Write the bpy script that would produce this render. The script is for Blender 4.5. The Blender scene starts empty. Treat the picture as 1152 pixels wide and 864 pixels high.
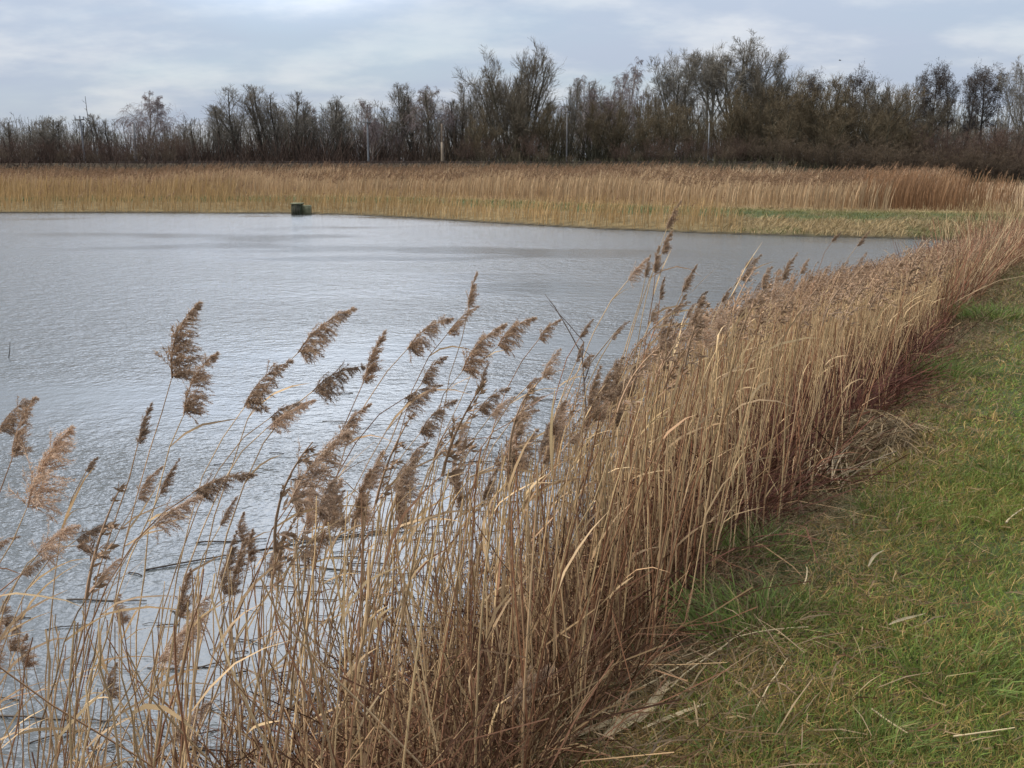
import bpy, math
import numpy as np
from mathutils import Matrix, Vector

rng = np.random.default_rng(11)
scene = bpy.context.scene
COL = scene.collection
PX_W, PX_H, FPX = 1152.0, 864.0, 1150.0      # the photograph's frame, used only to work out where things stand
PITCH = math.radians(12.4)
CP, SP = math.cos(PITCH), math.sin(PITCH)
CAM = np.array([0.0, 0.0, 3.0])

def ray(px, py):
    x = (px - PX_W/2)/FPX
    y = (PX_H/2 - py)/FPX
    return np.array([x, CP + SP*y, -SP + CP*y])

def proj(P):
    r = np.asarray(P, float) - CAM
    d = r[..., 1]*CP - r[..., 2]*SP
    u = r[..., 1]*SP + r[..., 2]*CP
    d = np.where(np.abs(d) < 1e-6, 1e-6, d)
    return PX_W/2 + FPX*r[..., 0]/d, PX_H/2 - FPX*u/d, d

def smooth(a, b, x):
    t = np.clip((np.asarray(x, float) - a)/(b - a), 0, 1)
    return t*t*(3 - 2*t)

def norm(v):
    return v/np.maximum(np.linalg.norm(v, axis=-1, keepdims=True), 1e-9)

_noise_tab = np.random.default_rng(5).random((64, 64))
def vnoise(x, y):
    x = np.asarray(x, float); y = np.asarray(y, float)
    xi = np.floor(x).astype(int); yi = np.floor(y).astype(int)
    fx = x - xi; fy = y - yi
    fx = fx*fx*(3 - 2*fx); fy = fy*fy*(3 - 2*fy)
    g = lambda a, b: _noise_tab[a % 64, b % 64]
    return (g(xi, yi)*(1-fx) + g(xi+1, yi)*fx)*(1-fy) + (g(xi, yi+1)*(1-fx) + g(xi+1, yi+1)*fx)*fy
def fbm(x, y):
    return (vnoise(x, y) + .5*vnoise(2.1*x+7, 2.1*y+3) + .25*vnoise(4.3*x+1, 4.3*y+9))/1.75

# ------------------------------------------------------------------ mesh helpers
def tubes(P, R, sides=2, col=None, r=None):
    r = r or rng
    P = np.asarray(P, float); N, K, _ = P.shape
    R = np.broadcast_to(np.asarray(R, float), (N, K))
    T = norm(np.gradient(P, axis=1))
    ref = norm(r.normal(size=(N, 1, 3)))
    U = norm(np.cross(T, ref)); V = np.cross(T, U)
    if sides == 2:
        ring = np.stack([P + U*R[..., None], P - U*R[..., None]], axis=2)
    else:
        a = np.arange(sides)/sides*2*math.pi
        ring = P[:, :, None] + R[..., None, None]*(np.cos(a)[:, None]*U[:, :, None] + np.sin(a)[:, None]*V[:, :, None])
    S = ring.shape[2]
    idx = np.arange(N*K*S).reshape(N, K, S)
    if S == 2:
        q = np.stack([idx[:, :-1, 0], idx[:, :-1, 1], idx[:, 1:, 1], idx[:, 1:, 0]], axis=-1).reshape(-1, 4)
    else:
        nx = np.roll(idx, -1, axis=2)
        q = np.stack([idx[:, :-1], nx[:, :-1], nx[:, 1:], idx[:, 1:]], axis=-1).reshape(-1, 4)
    c = None
    if col is not None:
        c = np.repeat(np.broadcast_to(np.asarray(col, float), (N, 3)), K*S, axis=0)
    return ring.reshape(-1, 3), q, c

def cat(parts):
    vs, qs, cs, o = [], [], [], 0
    for v, q, c in parts:
        vs.append(v); qs.append(q + o); o += len(v)
        cs.append(c if c is not None else np.ones((len(v), 3))*.5)
    return np.concatenate(vs), np.concatenate(qs), np.concatenate(cs)

def mesh_from(name, data, mat, use_smooth=True, color=True):
    v, q, c = data
    me = bpy.data.meshes.new(name)
    me.vertices.add(len(v)); me.vertices.foreach_set('co', np.ascontiguousarray(v, dtype=np.float32).ravel())
    n = q.shape[1]
    me.loops.add(q.size); me.loops.foreach_set('vertex_index', np.ascontiguousarray(q, dtype=np.int32).ravel())
    me.polygons.add(len(q))
    me.polygons.foreach_set('loop_start', np.arange(0, q.size, n, dtype=np.int32))
    me.polygons.foreach_set('use_smooth', np.full(len(q), use_smooth))
    if color and c is not None:
        at = me.color_attributes.new('Col', 'FLOAT_COLOR', 'POINT')
        at.data.foreach_set('color', np.concatenate([c, np.ones((len(c), 1))], axis=1).astype(np.float32).ravel())
    me.update(calc_edges=True); me.validate()
    me.materials.append(mat)
    return me

def link(name, me, parent=None):
    o = bpy.data.objects.new(name, me); COL.objects.link(o)
    if parent is not None: o.parent = parent
    return o
def build(name, data, mat, parent=None, **k):
    return link(name, mesh_from(name, data, mat, **k), parent)
def empty(name, loc=(0, 0, 0), rz=0.0, sc=1.0):
    o = bpy.data.objects.new(name, None); COL.objects.link(o)
    o.location = loc; o.rotation_euler = (0, 0, rz); o.scale = (sc, sc, sc) if np.isscalar(sc) else sc
    o.empty_display_size = .1
    return o
def tag(o, label=None, cat_=None, group=None, kind=None):
    if label: o['label'] = label
    if cat_: o['category'] = cat_
    if group: o['group'] = group
    if kind: o['kind'] = kind
    return o
def copy_thing(src, name=None):
    c = src.copy(); COL.objects.link(c)
    for ch in src.children:
        d = ch.copy(); COL.objects.link(d); d.parent = c
        for g in ch.children:
            e = g.copy(); COL.objects.link(e); e.parent = d
    return c
def box(cx, cy, cz, sx, sy, sz, bev=0.0):
    """box with chamfered vertical corners when bev > 0 (prism), quads only"""
    x, y, z = sx/2, sy/2, sz/2
    if bev <= 0:
        v = np.array([[i*x, j*y, k*z] for k in (-1, 1) for i, j in ((-1, -1), (1, -1), (1, 1), (-1, 1))], float)
        q = np.array([[3, 2, 1, 0], [4, 5, 6, 7], [0, 1, 5, 4], [1, 2, 6, 5], [2, 3, 7, 6], [3, 0, 4, 7]])
    else:
        b = bev
        def layer(zz, ins):
            X, Y = x - ins, y - ins
            return [[-X, -Y, zz], [X, -Y, zz], [X, Y, zz], [-X, Y, zz]]
        v = np.array(layer(-z, 0) + layer(z - b, 0) + layer(z, b), float)
        q = [[3, 2, 1, 0], [8, 9, 10, 11]]
        for l in (0, 4):
            for i in range(4): q.append([l+i, l+(i+1) % 4, l+4+(i+1) % 4, l+4+i])
        q = np.array(q)
    return v + [cx, cy, cz], q, np.ones((len(v), 3))*.5

# ------------------------------------------------------------------ materials
def nodes_of(m):
    m.use_nodes = True
    nt = m.node_tree
    return nt, nt.nodes['Principled BSDF'], nt.nodes['Material Output']
def mat_attr(name, rough=.75, spec=.25, translucent=0.0, noise=0.0, scale=30.0, objrand=0.0):
    """colour from the strand's own colour attribute, with fine procedural mottling"""
    m = bpy.data.materials.new(name); nt, b, out = nodes_of(m)
    a = nt.nodes.new('ShaderNodeVertexColor'); a.layer_name = 'Col'
    col = a.outputs['Color']
    if noise > 0:
        tc = nt.nodes.new('ShaderNodeTexCoord')
        n = nt.nodes.new('ShaderNodeTexNoise'); n.inputs['Scale'].default_value = scale; n.inputs['Detail'].default_value = 3
        nt.links.new(tc.outputs['Object'], n.inputs['Vector'])
        mr = nt.nodes.new('ShaderNodeMapRange'); mr.inputs['From Min'].default_value = .3; mr.inputs['From Max'].default_value = .7
        mr.inputs['To Min'].default_value = 1 - noise; mr.inputs['To Max'].default_value = 1 + noise
        nt.links.new(n.outputs['Fac'], mr.inputs['Value'])
        mx = nt.nodes.new('ShaderNodeVectorMath'); mx.operation = 'SCALE'
        nt.links.new(col, mx.inputs[0]); nt.links.new(mr.outputs['Result'], mx.inputs['Scale'])
        col = mx.outputs['Vector']
    if objrand > 0:
        oi = nt.nodes.new('ShaderNodeObjectInfo')
        mr = nt.nodes.new('ShaderNodeMapRange'); mr.inputs['To Min'].default_value = 1 - objrand; mr.inputs['To Max'].default_value = 1 + objrand
        nt.links.new(oi.outputs['Random'], mr.inputs['Value'])
        mx = nt.nodes.new('ShaderNodeVectorMath'); mx.operation = 'SCALE'
        nt.links.new(col, mx.inputs[0]); nt.links.new(mr.outputs['Result'], mx.inputs['Scale'])
        col = mx.outputs['Vector']
    nt.links.new(col, b.inputs['Base Color'])
    b.inputs['Roughness'].default_value = rough
    b.inputs['Specular IOR Level'].default_value = spec
    if translucent > 0:
        t = nt.nodes.new('ShaderNodeBsdfTranslucent'); nt.links.new(col, t.inputs['Color'])
        ms = nt.nodes.new('ShaderNodeMixShader'); ms.inputs['Fac'].default_value = translucent
        nt.links.new(b.outputs[0], ms.inputs[1]); nt.links.new(t.outputs[0], ms.inputs[2])
        nt.links.new(ms.outputs[0], out.inputs['Surface'])
    return m
def mat_noise(name, c1, c2, scale=8.0, rough=.8, spec=.3, bump=.0, stretch=(1, 1, 1)):
    m = bpy.data.materials.new(name); nt, b, out = nodes_of(m)
    tc = nt.nodes.new('ShaderNodeTexCoord'); mp = nt.nodes.new('ShaderNodeMapping'); mp.inputs['Scale'].default_value = stretch
    nt.links.new(tc.outputs['Object'], mp.inputs['Vector'])
    n = nt.nodes.new('ShaderNodeTexNoise'); n.inputs['Scale'].default_value = scale; n.inputs['Detail'].default_value = 6
    nt.links.new(mp.outputs[0], n.inputs['Vector'])
    cr = nt.nodes.new('ShaderNodeValToRGB')
    cr.color_ramp.elements[0].position = .35; cr.color_ramp.elements[0].color = (*c1, 1)
    cr.color_ramp.elements[1].position = .65; cr.color_ramp.elements[1].color = (*c2, 1)
    nt.links.new(n.outputs['Fac'], cr.inputs['Fac']); nt.links.new(cr.outputs['Color'], b.inputs['Base Color'])
    b.inputs['Roughness'].default_value = rough; b.inputs['Specular IOR Level'].default_value = spec
    if bump:
        bp = nt.nodes.new('ShaderNodeBump'); bp.inputs['Strength'].default_value = bump; bp.inputs['Distance'].default_value = .02
        nt.links.new(n.outputs['Fac'], bp.inputs['Height']); nt.links.new(bp.outputs[0], b.inputs['Normal'])
    return m

M_STEM = mat_attr('dry_reed_stem', .55, .35, 0, .22, 14, .12)
M_LEAF = mat_attr('dry_reed_leaf', .6, .3, .3, .2, 20, .15)
M_PLUME = mat_attr('reed_plume', .9, .1, .35, 0, 1, .18)
M_BED = mat_attr('reed_bed_straw', .7, .2, .15, .15, 6)
M_GRASS = mat_attr('meadow_grass', .6, .2, .3, .1, 5)
M_TWIG = mat_attr('winter_twigs', .85, .1, 0, 0, 1, .15)
M_BARK = mat_attr('bark', .9, .1, 0, .3, 6, .1)
M_UNDER = mat_attr('undergrowth_stems', .8, .15)

# ------------------------------------------------------------------ the lie of the land
G0 = np.array([.3, 2.6]); BD = np.array([.5, .8660254]); BN = np.array([-.8660254, .5])
def bank_xy(s, p):
    s = np.asarray(s, float)[..., None]; p = np.asarray(p, float)[..., None]
    return G0 + s*BD + p*BN
def bank_sp(xy):
    r = np.asarray(xy, float) - G0
    return r @ BD, r @ BN

POND = np.array([[-23.4, -34.6], [-1.43, 3.6], [3.4, 12.0], [9.2, 21.9], [13.4, 29.4], [16.2, 34.4], [17.0, 37.4], [16.2, 39.3], [14.7, 39.9],
                 [11.6, 41.0], [8.3, 42.6], [3.6, 45.6], [-1.1, 49.9], [-5.2, 54.0], [-9, 57.2], [-12.8, 58.5], [-20, 59.0], [-32, 59.2], [-75, 60.5], [-75, -34]], float)
def pond_sd(x, y):
    p = np.stack([np.ravel(x), np.ravel(y)], -1).astype(float)
    d2 = np.full(len(p), 1e18); inside = np.zeros(len(p), bool)
    for a, b in zip(POND, np.roll(POND, -1, 0)):
        ab = b - a; t = np.clip(((p - a) @ ab)/(ab @ ab), 0, 1)
        d2 = np.minimum(d2, ((p - a - t[:, None]*ab)**2).sum(1))
        c = ((a[1] > p[:, 1]) != (b[1] > p[:, 1]))
        xx = a[0] + (p[:, 1] - a[1])*(b[0] - a[0])/((b[1] - a[1]) if abs(b[1] - a[1]) > 1e-9 else 1e-9)
        inside ^= c & (p[:, 0] < xx)
    d = np.sqrt(d2); d[inside] *= -1
    return d.reshape(np.shape(x))
def ground_z(x, y, sd=None):
    x = np.asarray(x, float); y = np.asarray(y, float)
    if sd is None: sd = pond_sd(x, y)
    sd = sd + (fbm(x*.9, y*.9) - .5)*.5*smooth(.0, 1.5, np.abs(sd) + .3)
    f = smooth(13, 38, y)
    hb = 1.3*(1 - f) + .5*f
    wd = 2.15*(1 - f) + 3.2*f
    land = .03 + hb*smooth(-.1, 1, np.maximum(sd, 0)/wd) + .012*np.clip(sd - 6, 0, 12)
    emb = 1.75*smooth(86, 90, y)*(1 - smooth(97, 101, y))*(1 - smooth(22, 34, x))
    land = land + .045*np.clip(sd - 2.6, 0, 5)*smooth(34, 42, y)
    land = land + emb + (fbm(x*1.7, y*1.7) - .5)*.10*smooth(.2, 2, sd)*(1 - smooth(30, 60, y))
    pond = .03 - .75*smooth(0, 1.8, -sd)
    return np.where(sd > 0, land, pond)
def gz(x, y):
    return float(ground_z(np.array([x]), np.array([y]))[0])

def axis_pts(lo, hi, spans):
    pts = [lo]
    while pts[-1] < hi:
        x = pts[-1]; st = None
        for a, b, s in spans:
            if a <= x < b: st = s; break
        pts.append(x + st)
    return np.array(pts)
gx = axis_pts(-900, 900, [(-900, -120, 40), (-120, -30, 3), (-30, -8, .8), (-8, 14, .16), (14, 32, .6), (32, 120, 3), (120, 901, 40)])
gy = axis_pts(-60, 1500, [(-60, -6, 3), (-6, 1, .4), (1, 20, .16), (20, 64, .5), (64, 120, 1.5), (120, 200, 8), (200, 1501, 60)])
GX, GY = np.meshgrid(gx, gy); SD = pond_sd(GX, GY); GZ = ground_z(GX, GY, SD)
nyg, nxg = GX.shape
gi = np.arange(nyg*nxg).reshape(nyg, nxg)
gq = np.stack([gi[:-1, :-1], gi[:-1, 1:], gi[1:, 1:], gi[1:, :-1]], -1).reshape(-1, 4)
S_, P_ = bank_sp(np.stack([GX, GY], -1))
def mixc(a, b, t): return a*(1 - t[..., None]) + np.array(b)*t[..., None]
gc = np.ones(GX.shape + (3,))*np.array([.060, .072, .026])
gc = mixc(gc, [.115, .090, .042], smooth(.5, .75, fbm(GX*.8, GY*.8)))
gc = mixc(gc, [.085, .055, .034], smooth(-.35, .35, P_ + (fbm(GX*1.5, GY*1.5) - .5)*.6)*(1 - smooth(30, 45, GY)))
gc = mixc(gc, [.26, .18, .085], smooth(5.5, 8, SD)*smooth(38, 44, GY))
gc = mixc(gc, [.17, .125, .06], (1 - smooth(2.6, 3.4, SD))*smooth(38, 44, GY))
gc = mixc(gc, [.060, .045, .028], smooth(80, 86, GY))
gc = mixc(gc, [.035, .030, .022], 1 - smooth(-.1, .5, SD))
M_GROUND = mat_attr('ground_soil', .95, .1, 0, .35, 3.5)
g = build('ground', (np.stack([GX, GY, GZ], -1).reshape(-1, 3), gq, gc.reshape(-1, 3)), M_GROUND)
tag(g, kind='structure')

# ------------------------------------------------------------------ water
def make_water():
    m = bpy.data.materials.new('rippled_water'); nt, b, out = nodes_of(m)
    L = nt.links.new
    b.inputs['Base Color'].default_value = (.082, .086, .082, 1)
    b.inputs['IOR'].default_value = 1.38
    geo = nt.nodes.new('ShaderNodeNewGeometry')
    def noise(scale, stretch, detail, rot=0.0):
        mp = nt.nodes.new('ShaderNodeMapping'); mp.inputs['Scale'].default_value = stretch; mp.inputs['Rotation'].default_value = (0, 0, rot)
        L(geo.outputs['Position'], mp.inputs['Vector'])
        n = nt.nodes.new('ShaderNodeTexNoise'); n.inputs['Scale'].default_value = scale; n.inputs['Detail'].default_value = detail
        n.inputs['Roughness'].default_value = .55
        L(mp.outputs[0], n.inputs['Vector']); return n.outputs['Fac']
    def math_(op, a, bb):
        n = nt.nodes.new('ShaderNodeMath'); n.operation = op
        for i, v in enumerate((a, bb)):
            if isinstance(v, (int, float)): n.inputs[i].default_value = v
            else: L(v, n.inputs[i])
        return n.outputs[0]
    n0 = noise(2.0, (1.0, 1.2, 1), 2, .35)
    n1 = noise(6.5, (1.0, 1.15, 1), 2, -.2)
    n2 = noise(17.0, (1.0, 1.1, 1), 2, .15)
    h = math_('ADD', math_('ADD', math_('MULTIPLY', n0, .7), math_('MULTIPLY', n1, .46)), math_('MULTIPLY', n2, .27))
    calm = noise(.085, (.75, 1.6, 1), 2, .2)
    mr = nt.nodes.new('ShaderNodeMapRange'); mr.inputs['From Min'].default_value = .40; mr.inputs['From Max'].default_value = .53
    mr.inputs['To Min'].default_value = .2; mr.inputs['To Max'].default_value = 1.0
    L(calm, mr.inputs['Value'])
    bp = nt.nodes.new('ShaderNodeBump'); bp.inputs['Distance'].default_value = .074
    L(mr.outputs[0], bp.inputs['Strength']); L(h, bp.inputs['Height']); L(bp.outputs[0], b.inputs['Normal'])
    b.inputs['Roughness'].default_value = .17
    return m
M_WATER = make_water()
wx = np.linspace(-74, 20, 12); wy = np.linspace(-30, 62, 12)
WX, WY = np.meshgrid(wx, wy); wi = np.arange(144).reshape(12, 12)
wq = np.stack([wi[:-1, :-1], wi[:-1, 1:], wi[1:, 1:], wi[1:, :-1]], -1).reshape(-1, 4)
w = build('water', (np.stack([WX, WY, 0*WX], -1).reshape(-1, 3), wq, None), M_WATER, color=False)
tag(w, kind='structure')

# ------------------------------------------------------------------ reed plumes (unit length along +Z, blown towards +X)
def plume_mesh(seed, style, lod=0):
    r = np.random.default_rng(seed)
    nb, ns, nh = (84, 32, 26) if lod == 0 else (15, 8, 0) if lod == 2 else (7, 5, 0)
    bend = {'pointed': .15, 'flag': .36, 'fluffy': .3}[style]
    wide = {'pointed': .27, 'flag': .35, 'fluffy': .48}[style]
    sweep = {'pointed': .55, 'flag': .85, 'fluffy': .65}[style]
    ax = lambda t: np.stack([-bend*1.1*t*(1 - t), .03*np.sin(3*t + seed), t], -1)
    tb = np.sort(.98*r.random(nb)**1.3)
    base = ax(tb)
    ln = wide*((1 - tb)**.85*np.minimum(1, .6 + tb*2.2)) * r.uniform(.55, 1.2, nb) + .04*(1.3 - tb)
    az = r.uniform(0, 2*math.pi, nb)
    d = np.stack([np.cos(az)*.55 + sweep*.45, np.sin(az)*.5, 1.0 + .2*r.normal(size=nb)], -1) + r.normal(size=(nb, 3))*.16; d = norm(d)
    K = 5; P = [base]; dd = d
    for k in range(1, K):
        dd = norm(dd + np.array([.16*sweep, 0, -.10 if style != 'pointed' else .02]) + r.normal(size=(nb, 3))*.16)
        P.append(P[-1] + dd*(ln/(K-1))[:, None])
    P = np.stack(P, 1)
    parts = []
    cb = np.array([.305, .21, .138])*(np.array([1.3, 1.35, 1.42]) if style == 'fluffy' else 1.0)
    axis = ax(np.linspace(0, 1, 8))[None]
    parts.append(tubes(axis, np.linspace(.012, .004, 8)[None]*(1.5 if lod else 1), 3, cb*1.25, r))
    if lod == 0: parts.append(tubes(P, .003, 2, cb*1.1, r))
    def diamonds(u, spread, L_, W_, tint):
        n = u.shape[1]
        f = u*(K - 1); i = np.minimum(f.astype(int), K - 2); fr = (f - i)[..., None]
        bi = np.arange(nb)[:, None]
        p0 = P[bi, i]*(1 - fr) + P[bi, i+1]*fr
        t = norm(P[bi, i+1] - P[bi, i])
        dr = norm(t + r.normal(size=t.shape)*spread + np.array([.2*sweep, 0, 0]))
        sd_ = norm(np.cross(dr, r.normal(size=t.shape)))
        L2 = (L_*r.uniform(.6, 1.3, u.shape)*(1 - .45*tb)[:, None])[..., None]; W2 = (W_*r.uniform(.7, 1.3, u.shape)*(1 - .5*tb)[:, None])[..., None]
        v = np.stack([p0, p0 + dr*L2*.45 + sd_*W2, p0 + dr*L2, p0 + dr*L2*.45 - sd_*W2], -2).reshape(-1, 3)
        q = np.arange(len(v)).reshape(-1, 4)
        c = np.repeat((cb*tint)[None]*r.uniform(.65, 1.45, (nb*n, 1)), 4, 0)
        return v, q, c
    if lod == 0:
        parts.append(diamonds(r.uniform(.08, 1, (nb, ns)), .58, .056, .0058, np.array([1, 1, 1.])))
        parts.append(diamonds(r.uniform(.1, 1, (nb, nh)), .85, .095, .0022, np.array([1.6, 1.65, 1.7])))
    else:
        parts.append(diamonds(r.uniform(.05, 1, (nb, ns)), .38, *((.16, .028) if lod == 1 else (.12, .016)), np.array([1, 1, 1.])))
    return cat(parts)
STYLES = ['pointed', 'flag', 'fluffy']
PL = {s: [mesh_from('seed_head', plume_mesh(20 + 7*i + 31*k, s), M_PLUME, False) for i in range(7)] for k, s in enumerate(STYLES)}
PL_LOD = [plume_mesh(300 + i, STYLES[i % 2], 1) for i in range(6)]
PL_MID = [plume_mesh(400 + i, STYLES[i % 3], 2) for i in range(8)]

def plumes_stuff(pos, dirs, length, tint, wind=np.array([1., .25, 0]), lib=None):
    parts = []; lib = lib or PL_LOD
    which = rng.integers(0, len(lib), len(pos))
    for i, (v, q, c) in enumerate(lib):
        m = which == i
        if not m.any(): continue
        Z = norm(dirs[m]); X = norm(wind + rng.normal(size=Z.shape)*.3 - Z*(wind*Z).sum(-1, keepdims=True)); X = norm(X - Z*(X*Z).sum(-1, keepdims=True)); Y = np.cross(Z, X)
        L = length[m][:, None, None]
        V = pos[m][:, None] + L*(v[None, :, 0:1]*X[:, None] + v[None, :, 1:2]*Y[:, None] + v[None, :, 2:3]*Z[:, None])
        n = m.sum()
        Q = (q[None] + (np.arange(n)*len(v))[:, None, None]).reshape(-1, 4)
        C = (c[None]*tint[m][:, None]).reshape(-1, 3)
        parts.append((V.reshape(-1, 3), Q, C))
    return cat(parts)

def straw(n, r=None, red=0.15):
    r = r or rng
    a = np.array([.66, .465, .24]); b_ = np.array([.44, .295, .165]); c_ = np.array([.27, .12, .062])
    t = r.random((n, 1))**1.3; col = a*t + b_*(1 - t)
    k = (r.random((n, 1)) < red)*r.uniform(.4, 1, (n, 1))
    return (col*(1 - k) + c_*k)*r.uniform(.75, 1.2, (n, 1))

def hermite(p0, t0, p1, t1, K):
    u = np.linspace(0, 1, K)[:, None]
    if p0.ndim == 2:
        u = u[None]; p0, t0, p1, t1 = p0[:, None], t0[:, None], p1[:, None], t1[:, None]
    return (2*u**3 - 3*u**2 + 1)*p0 + (u**3 - 2*u**2 + u)*t0 + (-2*u**3 + 3*u**2)*p1 + (u**3 - u**2)*t1

def leaf_paths(p0, d0, length, droop, K=5):
    """blade paths starting at p0 in direction d0, sagging by droop"""
    P = [p0]; d = norm(d0)
    for k in range(1, K):
        d = norm(d + np.array([.12, .02, 0]) - np.array([0, 0, 1])*droop[:, None] + rng.normal(size=d.shape)*.10)
        P.append(P[-1] + d*(length/(K-1))[:, None])
    return np.stack(P, 1)
LEAF_W = np.array([.55, 1, .9, .6, .12])

# ------------------------------------------------------------------ the single reeds of the near bank
# plume base and tip as seen in the photograph, rough height of the plume base, style, tint
HAND = [
 # bx, by, tx, ty, z, style
 (193, 426, 224, 343, 2.10, 'flag'), (207, 466, 243, 400, 2.05, 'flag'), (0, 484, 40, 450, 1.95, 'flag'), (14, 515, 38, 450, 1.95, 'flag'),
 (30, 572, 80, 484, 1.85, 'fluffy'), (155, 500, 171, 454, 1.95, 'pointed'), (97, 530, 110, 515, 1.9, 'pointed'), (335, 397, 398, 349, 2.25, 'flag'),
 (275, 458, 326, 408, 2.1, 'flag'), (352, 440, 408, 414, 2.1, 'flag'), (408, 432, 434, 373, 2.1, 'pointed'), (300, 482, 352, 452, 2.0, 'fluffy'),
 (304, 470, 345, 455, 2.0, 'flag'), (382, 495, 416, 455, 2.0, 'flag'), (325, 568, 392, 488, 1.95, 'fluffy'), (155, 562, 182, 526, 1.8, 'flag'),
 (180, 556, 201, 518, 1.8, 'pointed'), (215, 556, 286, 534, 1.85, 'flag'), (172, 592, 226, 560, 1.8, 'fluffy'), (335, 628, 396, 581, 1.85, 'flag'),
 (85, 608, 132, 590, 1.75, 'flag'), (42, 624, 88, 592, 1.75, 'fluffy'), (85, 614, 122, 628, 1.75, 'pointed'), (-8, 616, 22, 604, 1.7, 'flag'),
 (24, 646, 56, 628, 1.7, 'flag'), (110, 655, 135, 630, 1.65, 'fluffy'), (176, 748, 228, 695, 1.6, 'fluffy'), (205, 715, 236, 672, 1.6, 'fluffy'),
 (192, 834, 236, 792, 1.4, 'fluffy'), (527, 347, 536, 308, 2.35, 'pointed'), (503, 376, 537, 346, 2.25, 'flag'), (458, 393, 507, 360, 2.2, 'flag'),
 (520, 418, 567, 366, 2.15, 'flag'), (560, 390, 601, 358, 2.2, 'flag'), (606, 382, 630, 360, 2.2, 'flag'), (474, 432, 502, 402, 2.1, 'flag'),
 (652, 380, 667, 360, 2.2, 'pointed'), (610, 424, 630, 394, 2.1, 'fluffy'), (648, 408, 657, 385, 2.15, 'pointed'), (655, 412, 668, 400, 2.1, 'flag'),
 (538, 462, 572, 438, 2.05, 'flag'), (552, 468, 578, 447, 2.05, 'fluffy'), (455, 448, 496, 434, 2.05, 'flag'), (456, 462, 490, 438, 2.0, 'fluffy'),
 (472, 488, 512, 452, 2.0, 'flag'), (540, 436, 548, 412, 2.1, 'pointed'), (592, 436, 608, 426, 2.05, 'flag'), (596, 455, 612, 446, 2.05, 'flag'),
 (576, 474, 606, 462, 2.0, 'flag'), (750, 258, 765, 227, 2.55, 'pointed'), (744, 286, 757, 260, 2.5, 'pointed'), (737, 308, 741, 278, 2.45, 'pointed'),
 (706, 316, 730, 291, 2.4, 'fluffy'), (726, 312, 731, 288, 2.4, 'pointed'), (768, 329, 783, 299, 2.4, 'pointed'), (742, 338, 748, 312, 2.35, 'pointed'),
 (784, 342, 796, 328, 2.35, 'flag'), (757, 350, 776, 340, 2.35, 'flag'), (732, 362, 741, 342, 2.3, 'fluffy'), (772, 358, 782, 342, 2.3, 'flag'),
 (688, 382, 698, 372, 2.2, 'flag'), (692, 374, 708, 362, 2.2, 'flag'), (834, 316, 856, 288, 2.35, 'flag'), (838, 302, 846, 290, 2.35, 'pointed'),
 (858, 324, 868, 301, 2.3, 'flag'), (878, 316, 896, 286, 2.3, 'pointed'), (900, 308, 910, 292, 2.25, 'pointed'), (936, 272, 946, 261, 2.35, 'pointed'),
 (964, 277, 978, 261, 2.3, 'pointed'), (568, 786, 622, 752, 1.45, 'fluffy'), (410, 548, 428, 522, 1.95, 'flag'), (460, 520, 482, 498, 2.0, 'flag'),
 (505, 545, 522, 520, 1.95, 'pointed'), (640, 498, 662, 482, 2.0, 'flag'), (684, 452, 700, 432, 2.1, 'flag'), (716, 424, 730, 408, 2.15, 'flag'),
 (248, 592, 266, 560, 1.8, 'pointed'), (556, 524, 574, 518, 1.95, 'flag'), (830, 358, 846, 336, 2.25, 'flag'), (812, 340, 822, 324, 2.3, 'pointed'),
]
def stem_curve(root, tip, tipdir, K=11):
    h = np.linalg.norm(tip - root)
    t0 = np.array([rng.normal()*.12*h, rng.normal()*.12*h, h*1.0])
    return hermite(root, t0, tip, tipdir*h*.55, K)

REED_GROUP = 'dry reeds standing along the near bank'
hand_info = []
def make_reed(root, tip, tipdir, plume, plen, r0, tintcol, nleaf, leafdrop=.12, xside=None):
    t = empty('reed', root)
    path = stem_curve(np.zeros(3), tip - root, tipdir)
    path[1:-1] += rng.normal(size=(9, 3))*.006
    rad = np.linspace(r0, r0*.42, 11)
    rad = rad*(1 + .18*(np.arange(11) % 3 == 0))
    sv, sq, sc_ = tubes(path[None], rad[None], 5, tintcol)
    band = rng.uniform(.7, 1.25, 11); band[::3] *= .72
    sc_ = (sc_.reshape(11, 5, 3)*band[:, None, None]).reshape(-1, 3)
    build('stem', (sv, sq, sc_), M_STEM, t)
    if plume:
        o = link('seed_head', PL[plume][rng.integers(0, 7)], t)
        Z = tipdir/np.linalg.norm(tipdir)
        wind = np.array([.95, .1, -.35]) if xside is None else xside
        X = wind - Z*np.dot(wind, Z); X /= np.linalg.norm(X); Y = np.cross(Z, X)
        s = plen; thick = s*rng.uniform(.75, 1.3)
        m = Matrix(((X[0]*thick, Y[0]*thick, Z[0]*s, path[-1][0]), (X[1]*thick, Y[1]*thick, Z[1]*s, path[-1][1]), (X[2]*thick, Y[2]*thick, Z[2]*s, path[-1][2]), (0, 0, 0, 1)))
        o.matrix_local = m
    for k in range(nleaf):
        i = rng.integers(2, 10)
        d = norm((path[min(i+1, 10)] - path[i-1])*1.0)*.8 + np.array([rng.uniform(-.25, .9), rng.uniform(-.4, .4), 0])*.6
        ln = rng.uniform(.14, .36)*(1 if root[1] > 2.8 else .6)
        P = leaf_paths(path[i][None], d[None], np.array([ln]), np.array([rng.uniform(.0, .32)]))
        w = rng.uniform(.0028, .0058)
        build('leaf', tubes(P, (LEAF_W*w)[None], 2, straw(1, red=.1)*1.05), M_LEAF, t)
    return t

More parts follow.
